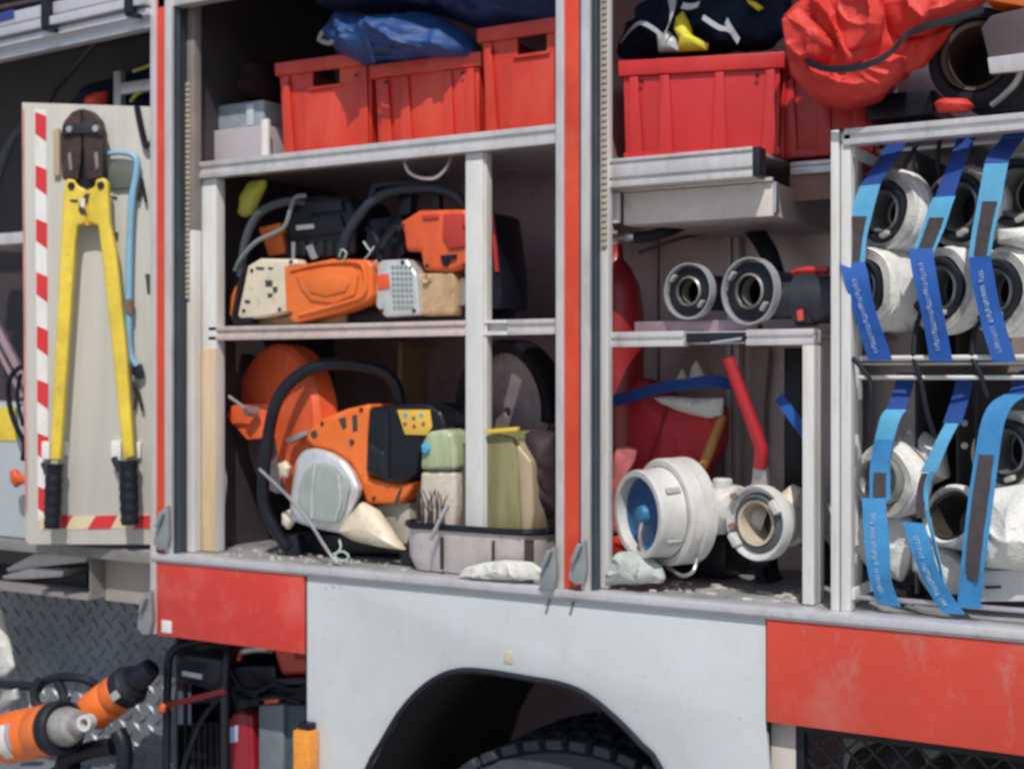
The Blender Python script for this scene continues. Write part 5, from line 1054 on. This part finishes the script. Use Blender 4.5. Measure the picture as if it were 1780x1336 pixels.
l1 = arm([(110, 322), (116, 310), (128, 312), (133, 322), (150, 330), (148, 388), (134, 392), (130, 420), (118, 600), (104, 800), (86, 800), (96, 600), (106, 400), (108, 360)])
l2 = arm([(151, 330), (164, 324), (166, 312), (180, 308), (187, 318), (190, 386), (200, 430), (218, 600), (232, 794), (214, 800), (196, 620), (176, 440), (170, 392), (152, 386)])
for a, b in ((124, 323), (175, 322)):
    m = MB(); m.lathe(Q(a, b, OF + .017), nb, [(.004, .0001), (.004, .008), (.0, .0095)], 20); part('pivot_bolt', m, BLKM, t)
m = MB()
for pts in ([(146, 338), (156, 336), (152, 352), (144, 350)], [(122, 346), (136, 347), (135, 352), (122, 351)], [(138, 352), (146, 356), (150, 372), (142, 374), (136, 366)]): bpx(m, pts, OF + .0175, .0016, 0)
part('printed_mark', m, INK, t)
m = MB(); bpx(m, [(141, 344), (148, 346), (146, 362), (139, 358)], OF + .0185, .001, 0); part('printed_mark', m, WHTAPE, t)
def grip(c0, c1, r_):
    m = MB(); a_, b_ = Q(*c0, OF + .008), Q(*c1, OF + .012); n = 13
    m.tube([a_.lerp(b_, k / (n - 1)) for k in range(n)], [r_ * (1.25 if k == 0 else 1.0 + (.07 if k % 2 else -.04) + .25 * math.sin(k / (n - 1) * math.pi) * .5) for k in range(n)], 14, 3); part('grip', m, BLACK, t)
grip((95, 806), (91, 918), .019); grip((223, 800), (226, 912), .0205)
m = MB(); m.tube([Q(198, 796, .02), Q(206, 812, .03), Q(216, 826, .04)], .008, 8); m.tube([Q(76, 806, .01), Q(84, 822, .03)], .008, 8); part('stop', m, RUBBER, t)
t = thing('hacksaw', Q(232, 640, .01), 'light blue hacksaw frame hanging beside the bolt cutter', 'hacksaw')
m = MB(); m.tube([Q(182, 268, .015), Q(205, 266, .016), Q(226, 268, .018), Q(238, 280, .018), Q(236, 310, .018), Q(230, 345, .018), Q(226, 420, .018), Q(224, 520, .018), Q(224, 590, .018), Q(228, 620, .018), Q(238, 636, .018)], [.006, .006, .007, .0085, .0085, .009, .009, .009, .009, .009, .007], 10, 5); part('frame', m, BLUEP, t)
m = MB(); bpx(m, [(183, 296), (196, 280), (215, 290), (236, 298), (232, 326), (200, 328), (184, 320)], .012, .01, .003); part('handle', m, mat('grey_green_grip', (.10, .12, .10), .6, var=.3), t)
m = MB(); m.tube([Q(226, 520, .022), Q(226, 545, .022)], .0094, 10, 0); part('worn_band', m, mat('rust', (.22, .12, .08), .8), t)
m = MB(); bpx(m, [(228, 634), (244, 632), (250, 652), (240, 660), (228, 650)], .02, .014, .003); part('end_clamp', m, BLKM, t)
m = MB(); m.tube([Q(246, 310, .01), Q(250, 330, .012), Q(254, 352, .01)], .004, 8); m.tube([Q(248, 318, .01), Q(240, 350, .01)], .003, 8); solo('wire_hook', m, BLACK, 'small black wire hook on the board beside the blue hacksaw', 'hook')
m = MB(); m.tube([Q(232, 664, .01), Q(240, 680, .014), Q(248, 712, .01)], .0045, 8); m.tube([Q(232, 668, .01), Q(236, 690, .012), Q(234, 712, .01)], .003, 8); solo('tool_hook', m, IRON, 'dark prong hook on the board below the blue hacksaw', 'hook')
t = thing('pliers', Q(250, 255, .01), 'black pliers hanging at the top corner of the cream board', 'pliers')
m = MB(); m.tube([Q(238, 186, .012), Q(244, 215, .014), Q(252, 248, .014), Q(258, 256, .013)], .008, 8); part('handle', m, BLACK, t)
m = MB(); m.tube([Q(276, 200, .012), Q(270, 236, .014), Q(260, 256, .013)], .008, 8); part('handle', m, BLACK, t)
# behind and beside the board
t = thing('frame_stand', P(230, 190, .2), 'small aluminium frame standing behind the top of the cream board', 'frame')
m = MB(); m.box(WX(197, .2), WX(209, .2), .2, .22, ZZ(200, 300, .2), ZZ(200, 124, .2), .002); part('upright', m, ALU, t)
m = MB(); m.box(WX(209, .2) + .001, WX(300, .2), .2, .22, ZZ(240, 160, .2), ZZ(240, 140, .2), .002); part('crossbar', m, ALU, t)
solo('red_tool_bag', MB().puff([(150, 182), (155, 168), (172, 160), (186, 160), (184, 180), (170, 190)], (168, 174), .2, .03, .03, na=.006), BAGRED, 'scrap of red fabric sticking up behind the cream board', 'bag')
solo('dark_blanket', MB().puff([(120, 260), (126, 180), (150, 150), (190, 140), (270, 110), (280, 200), (270, 260)], (200, 200), .27, .05, .08, na=.02), NAVY, 'dark folded blanket in the bay behind the cream board', 'blanket')
m = MB(); m.tube([P(228, 176, .16), P(236, 166, .15), P(246, 160, .15)], .005, 8); m.tube([P(232, 124, .17), P(250, 118, .16), P(264, 112, .16)], .004, 8); solo('yellow_rope', m, LIME, 'short yellow cord by the small aluminium frame', 'cord')
m = MB(); m.tube([P(-10, 330, .2), P(10, 270, .18), P(30, 230, .17), P(50, 220, .18)], .012, 10); m.tube([P(-10, 296, .25), P(14, 250, .22), P(40, 215, .2)], .006, 8); solo('grey_hose', m, mat('grey_blue_hose', (.06, .075, .085), .5, var=.2), 'grey hose curving up behind the edge of the cream board', 'hose')
m = MB(); m.tube([P(168, 72, .12), P(120, 128, .2), P(90, 168, .28), P(60, 230, .32)], .008, 8); solo('black_rod', m, BLACK, 'slanting black rod under the shutter rail', 'rod')
m = MB(); m.box(WX(-60, .2), WX(60, .2), .2, .44, ZZ(20, 424, .2), ZZ(20, 404, .2), .002); solo('rear_shelf', m, ALU, 'short metal shelf seen past the edge of the cream board', 'shelf')
m = MB(); m.bar(P(-20, 540, .1), P(48, 668, .14), .02, .02); m.bar(P(-30, 556, .1), P(40, 690, .14), .012, .012); solo('stay_bar', m, ALUD, 'slanting grey stay bar behind the edge of the cream board', 'bar')
t = thing('equipment_case', P(20, 935, .08), 'pale grey case with a yellow label beside the cream board', 'case')
m = MB(); m.box(WX(-120, .02), WX(50, .02), .02, .25, ZS, ZZ(20, 700, .02), .01); part('case_body', m, mat('pale_grey_case', (.42, .47, .5), .5, var=.1, vs=5), t)
m = MB(); m.box(WX(-100, .018), WX(29, .018), .0175, .0195, ZZ(20, 766, .02), ZZ(20, 708, .02), .0005); part('label', m, YELLOW, t)
m = MB(); m.tube([P(48, 632, -.03), P(26, 645, -.03), P(14, 670, -.03), P(18, 710, -.03), P(30, 745, -.03), P(42, 770, -.02), P(40, 800, -.02)], .007, 8); m.tube([P(36, 650, -.02), P(30, 690, -.02), P(40, 740, -.02)], .005, 8); solo('black_cable', m, BLACK, 'black cable looped in front of the pale grey case', 'cable')
m = MB(); m.puff([(18, 818), (26, 814), (34, 824), (48, 826), (48, 838), (36, 842), (28, 848), (20, 838)], (32, 831), -.03, .012, .012, na=0); part('star_knob', m, ORANGED, t)
m = MB(); m.px([(44, 890), (52, 886), (54, 914), (46, 918)], -.06, .02, .002); solo('black_stop', m, BLACK, 'small black stop at the lower corner of the cream board', 'stop')
for k, (pp, zz, mt_, nm, lb) in enumerate((([(10, 988), (60, 962), (150, 966), (150, 976), (60, 986), (14, 994)], .09, PALE, 'steel_plate', 'pale metal plate on top of the pile in the slot'), ([(4, 1000), (50, 988), (110, 992), (108, 1002), (40, 1006), (6, 1006)], .07, ALU, 'steel_plate', 'thin bright metal plate below the pale one in the slot'), ([(40, 1006), (150, 996), (152, 1020), (44, 1018)], .1, BLKM, 'steel_plate', 'dark plate at the bottom of the pile in the slot'))):
    m = MB(); m.px(pp, zz, .12, .002); solo(nm, m, mt_, lb, 'plate')

# ------------------------------------------------------------------ lower deck: rescue tools and generator
def zf(px_, Y): return zfl
def rtool(label, c0, c1, rpx, Y0, Y1, collar, fit):
    """orange cylinder tool from pixel c0 to c1"""
    a_, b_ = P(*c0, Y0), P(*c1, Y1); d = (b_ - a_); L = d.length; d.normalize(); r = rpx * S(c0[0], Y0)
    t = thing('rescue_tool', a_ - Vector((0, 0, r)), label, 'rescue tool', 'orange rescue tools on the lower deck')
    m = MB(); m.lathe(a_, d, [(0, .0001), (0, r * .9), (.006, r), (L * .62, r), (L * .66, r * .93), (L * .7, r), (L, r), (L + .004, r * .9), (L + .004, .0001)], 40); b0 = part('cylinder', m, ORANGE, t)
    m = MB(); m.lathe(b_ + d * .004, d, [(0, .0001), (0, r * 1.03), (.03, r * 1.03), (.036, r * .9), (collar, r * .82), (collar, .0001)], 40); part('collar', m, RUBBER, t)
    e = b_ + d * collar
    return t, a_, b_, d, r, e, b0
t, a_, b_, d, r, e, b0 = rtool('orange rescue cylinder with white label and a bare metal nose ring', (16, 1282), (96, 1266), 44, -.06, -.08, .03, 0)
m = MB(); m.lathe(e + d * .0005, d, [(0, .0001), (0, r * .72), (.02, r * .74), (.05, r * .6), (.055, r * .42), (.085, r * .40), (.085, .0001)], 36); part('nose', m, mat('worn_casting', (.42, .41, .40), .45, .5, var=.25, vs=22), t)
m = MB(); c = e + d * .1; m.lathe(c, Vector((.2, -1, .1)), [(.012, .011), (.012, .02), (-.012, .02), (-.012, .011), (.012, .011)], 32); part('nose_ring', m, WHITEC, t)
Lc = (b_ - a_).length
m = MB(); m.lathe(a_ + d * Lc * .22, d, [(0, r * 1.002), (0, r * 1.012), (.035, r * 1.012), (.035, r * 1.002), (0, r * 1.002)], 48, arc=(1.0, 2.4) if d.x > 0 else (3.9, 5.3)); part('label', m, WHTAPE, b0)
m = MB(); m.lathe(a_ + d * (Lc * .22 + .04), d, [(0, r * 1.002), (0, r * 1.012), (.014, r * 1.012), (.014, r * 1.002), (0, r * 1.002)], 48, arc=(1.0, 2.0)); part('label', m, BLUEP, b0)
t, a_, b_, d, r, e, b0 = rtool('orange rescue cylinder with a thick black handle, tilted up towards the generator', (160, 1238), (212, 1200), 34, .02, .03, .05, 0)
m = MB(); m.tube([e, e + d * .03, e + d * .06 + Vector((0, 0, .004))], [r * .7, r * .62, r * .5], 16); part('handle', m, BLACK, t)
m = MB(); q = b_ + d * .03 + Vector((0, -r * 1.0, -r * .35)); m.bar(q - d * .012, q + d * .014, .022, .005, up=(0, -1, 0)); part('data_plate', m, mat('grey_plate', (.35, .38, .38), .5), t)
m = MB(); m.tube([P(-20, 1186, .08), P(20, 1190, .06), P(52, 1192, .05), P(70, 1196, .05)], .012, 10); m.tube([P(66, 1196, .03), P(80, 1182, .02), P(110, 1176, .02), P(146, 1180, .03), P(168, 1190, .05)], .011, 10); m.tube([P(70, 1180, .0), P(60, 1200, -.01), P(66, 1226, -.01), P(90, 1228, -.01), P(112, 1216, .0), P(102, 1186, .02)], .012, 10); m.tube([P(118, 1210, .0), P(112, 1240, -.02), P(120, 1250, -.02)], .009, 10)
solo('hydraulic_hose', m, RUBBER, 'black hydraulic hoses looped above the orange cylinders', 'hose')
m = MB(); m.tube([P(205, 1270, -.02), P(216, 1300, -.02), P(212, 1350, -.02), P(190, 1400, -.02)], .02, 12); m.tube([P(140, 1400, -.03), P(110, 1330, -.04), P(150, 1305, -.02), P(196, 1296, .0)], .022, 12); m.tube([P(60, 1400, -.02), P(90, 1350, -.02), P(130, 1330, -.02)], .02, 10); solo('hydraulic_hose', m, BLACK, 'thick black hose bending under the orange cylinder with the nose ring', 'hose')
m = MB(); m.puff([(0, 1222), (10, 1200), (30, 1196), (34, 1214), (22, 1226), (4, 1236)], (16, 1214), .0, .02, .02, na=0); solo('hose_coupler', m, mat('bare_alu', (.5, .52, .5), .4, .5), 'grey hose coupler above the labelled orange cylinder', 'coupler')
m = MB(); m.puff([(-10, 1045), (4, 1060), (12, 1100), (22, 1140), (26, 1160), (12, 1176), (-10, 1180)], (4, 1120), .1, .02, .02, na=.008); solo('white_rag', m, PALE, 'white rag hanging at the edge of the tread plate', 'rag')
m = MB(); m.box(WX(330, .33), WX(520, .33), .33, .40, zfl, ZZ(400, 1150, .33), .01)
for k in range(6): m.box(WX(345 + k * 30, .32), WX(364 + k * 30, .32), .31, .329, zfl + .02, ZZ(400, 1170 + (k % 3) * 22, .32), .004)
solo('machine_block', m, BLACK, 'black ribbed machine block at the back of the recess behind the generator', 'machine')
t = thing('generator', Vector((WX(400, .06), .06, zfl)), 'portable generator in a black tube frame under the red panel', 'generator')
def ft(pts, nm='frame_tube', r_=.0105):
    m = MB(); m.tube([P(*q) for q in pts], r_, 10, 5); part(nm, m, BLKM, t)
ft([(271, 1430, -.03), (272, 1300, -.03), (274, 1200, -.03), (278, 1170, -.02), (296, 1152, .0), (330, 1144, .03), (380, 1138, .06), (420, 1136, .09)])
ft([(378, 1430, -.06), (378, 1330, -.06), (379, 1240, -.06), (382, 1180, -.05), (392, 1156, -.03), (412, 1146, .0), (440, 1140, .04)])
ft([(307, 1430, .08), (307, 1250, .08), (306, 1120, .08)], r_=.006)
m = MB(); m.px([(284, 1172), (300, 1166), (372, 1176), (370, 1230), (352, 1236), (286, 1214)], .0, .12, .012, 3); en = part('control_box', m, mat('blue_black_paint', (.022, .028, .045), .3, var=.2), t)
m = MB(); m.px([(300, 1197), (337, 1204), (336, 1213), (300, 1206)], -.0015, .0012, 0); part('label', m, WHTAPE, en)
m = MB(); m.px([(320, 1146), (400, 1136), (420, 1150), (400, 1172), (330, 1168)], .06, .12, .01); part('top_cover', m, BLACK, t)
m = MB(); m.px([(392, 1190), (470, 1188), (474, 1226), (540, 1232), (540, 1262), (400, 1280), (388, 1240)], .03, .14, .01); part('engine_block', m, BLACK, t)
m = MB(); m.px([(464, 1152), (480, 1148), (545, 1150), (545, 1206), (482, 1208), (474, 1186)], .02, .13, .012, 3); tk = part('fuel_tank', m, mat('orange_red_tank', (.62, .075, .04), .35, var=.1, coat=.3), t)
m = MB(); m.puff([(496, 1152), (545, 1150), (545, 1178), (510, 1178)], (524, 1164), .018, .01, .01, na=0); part('tank_top', m, mat('dark_red_tank', (.3, .03, .03), .4), tk)
m = MB(); m.px([(380, 1130), (430, 1130), (434, 1148), (400, 1150)], .04, .02, .003); m.tube([P(404, 1178, -.0), P(412, 1160, .0), P(426, 1144, .02)], .006, 8); part('red_bracket', m, RED, t)
m = MB(); m.tube([P(408, 1164, -.02), P(420, 1160, -.01), P(446, 1158, .0), P(466, 1160, .02)], .009, 8); part('exhaust_pipe', m, STEEL, t)
m = MB(); m.bar(P(262, 1264, -.042), P(378, 1236, -.075), .004, .014, bevel=.001); part('red_strap', m, mat('dark_red_strap', (.13, .008, .012), .6), t)
m = MB(); m.puff([(256, 1264), (264, 1256), (270, 1262), (268, 1274), (258, 1276)], (263, 1266), -.055, .008, .008, na=0); part('strap_end', m, ORANGED, t)
m = MB(); m.px([(440, 1262), (486, 1260), (486, 1420), (440, 1420)], .0, .1, .006); part('alternator', m, mat('slate_grey_paint', (.17, .205, .24), .45, var=.15, dirt=(.08, .08, .08), da=.5), t)
m = MB(); m.px([(488, 1262), (530, 1262), (530, 1420), (488, 1420)], .01, .1, .006); m.lathe(P(512, 1330, .0), (0, -1, 0), [(.004, .0001), (.004, .018), (-.01, .02)], 24); part('panel', m, mat('blue_grey_paint', (.06, .085, .11), .5), t)
m = MB(); m.px([(386, 1420), (384, 1290), (392, 1276), (410, 1272), (428, 1282), (432, 1420)], .0, .1, .02, 3); rb = part('oil_can', m, mat('glossy_red', (.30, .012, .028), .25, var=.15, coat=.4), t)
m = MB(); m.px([(388, 1302), (402, 1298), (402, 1328), (388, 1330)], -.0012, .001, 0); part('label', m, mat('pale_blue_label', (.4, .5, .7), .5), rb)
m = MB(); m.px([(270, 1300), (375, 1310), (375, 1420), (270, 1420)], .1, .06, .01); part('lower_engine', m, mat('dark_grey_casting', (.07, .075, .085), .45, .4, var=.4, vs=20), t)
m = MB()
for k in range(5): m.px([(316 + k * 11, 1290), (323 + k * 11, 1291), (324 + k * 11, 1400), (317 + k * 11, 1400)], .07, .03, .002)
part('cooling_fin', m, BLKM, t)
gen = bpy.data.objects['generator']
ft([(276, 1256, -.02), (330, 1252, -.03), (380, 1250, -.05)], r_=.007); ft([(284, 1430, .02), (330, 1300, .0), (376, 1240, -.04)], r_=.006); ft([(440, 1150, .04), (500, 1156, .03), (534, 1164, .03)], r_=.009)
m = MB(); m.tube([P(392, 1200, .0), P(410, 1230, -.02), P(440, 1236, -.02), P(470, 1222, -.0), P(500, 1234, .0), P(530, 1228, .01)], .006, 8); m.tube([P(396, 1240, -.01), P(424, 1254, -.02), P(470, 1246, -.01), P(520, 1258, .0)], .005, 8); part('cable', m, RUBBER, gen)
m = MB(); m.px([(398, 1240), (436, 1236), (440, 1262), (402, 1268)], -.01, .03, .006); m.px([(460, 1214), (526, 1212), (526, 1224), (462, 1226)], .0, .03, .004); part('recoil_housing', m, BLKM, gen)
m = MB(); m.px([(450, 1252), (476, 1250), (476, 1258), (450, 1260)], -.012, .01, .002); part('warning_strip', m, ORANGED, gen)
bpy.data.objects['generator'].location += Vector((-.115, .15, .004))
# coiled hoses behind the mesh grille
for k, (a, b, rp, lb) in enumerate(((1520, 1345, 50, 'coiled hose behind the grille, below the middle of the red panel'), (1650, 1350, 42, 'dark coil behind the grille, second from the support post'), (1745, 1360, 46, 'coil behind the grille nearest the picture edge'))):
    c = P(a, b, .14); r = rp * S(a, .14); m = MB(); c.y = .13
    m.lathe(c, (-.3, -1, 0), [(0, r * .55), (.01, r * .62), (0, r * .7), (.01, r * .8), (0, r * .88), (.008, r * .95), (0, r), (-.1, r), (-.1, r * .55), (0, r * .55)], 48)
    solo('hose_coil', m, mat('dark_coil', (.09, .085, .085), .5, .2, var=.3), lb, 'hose coil', 'hose coils behind the mesh grille')
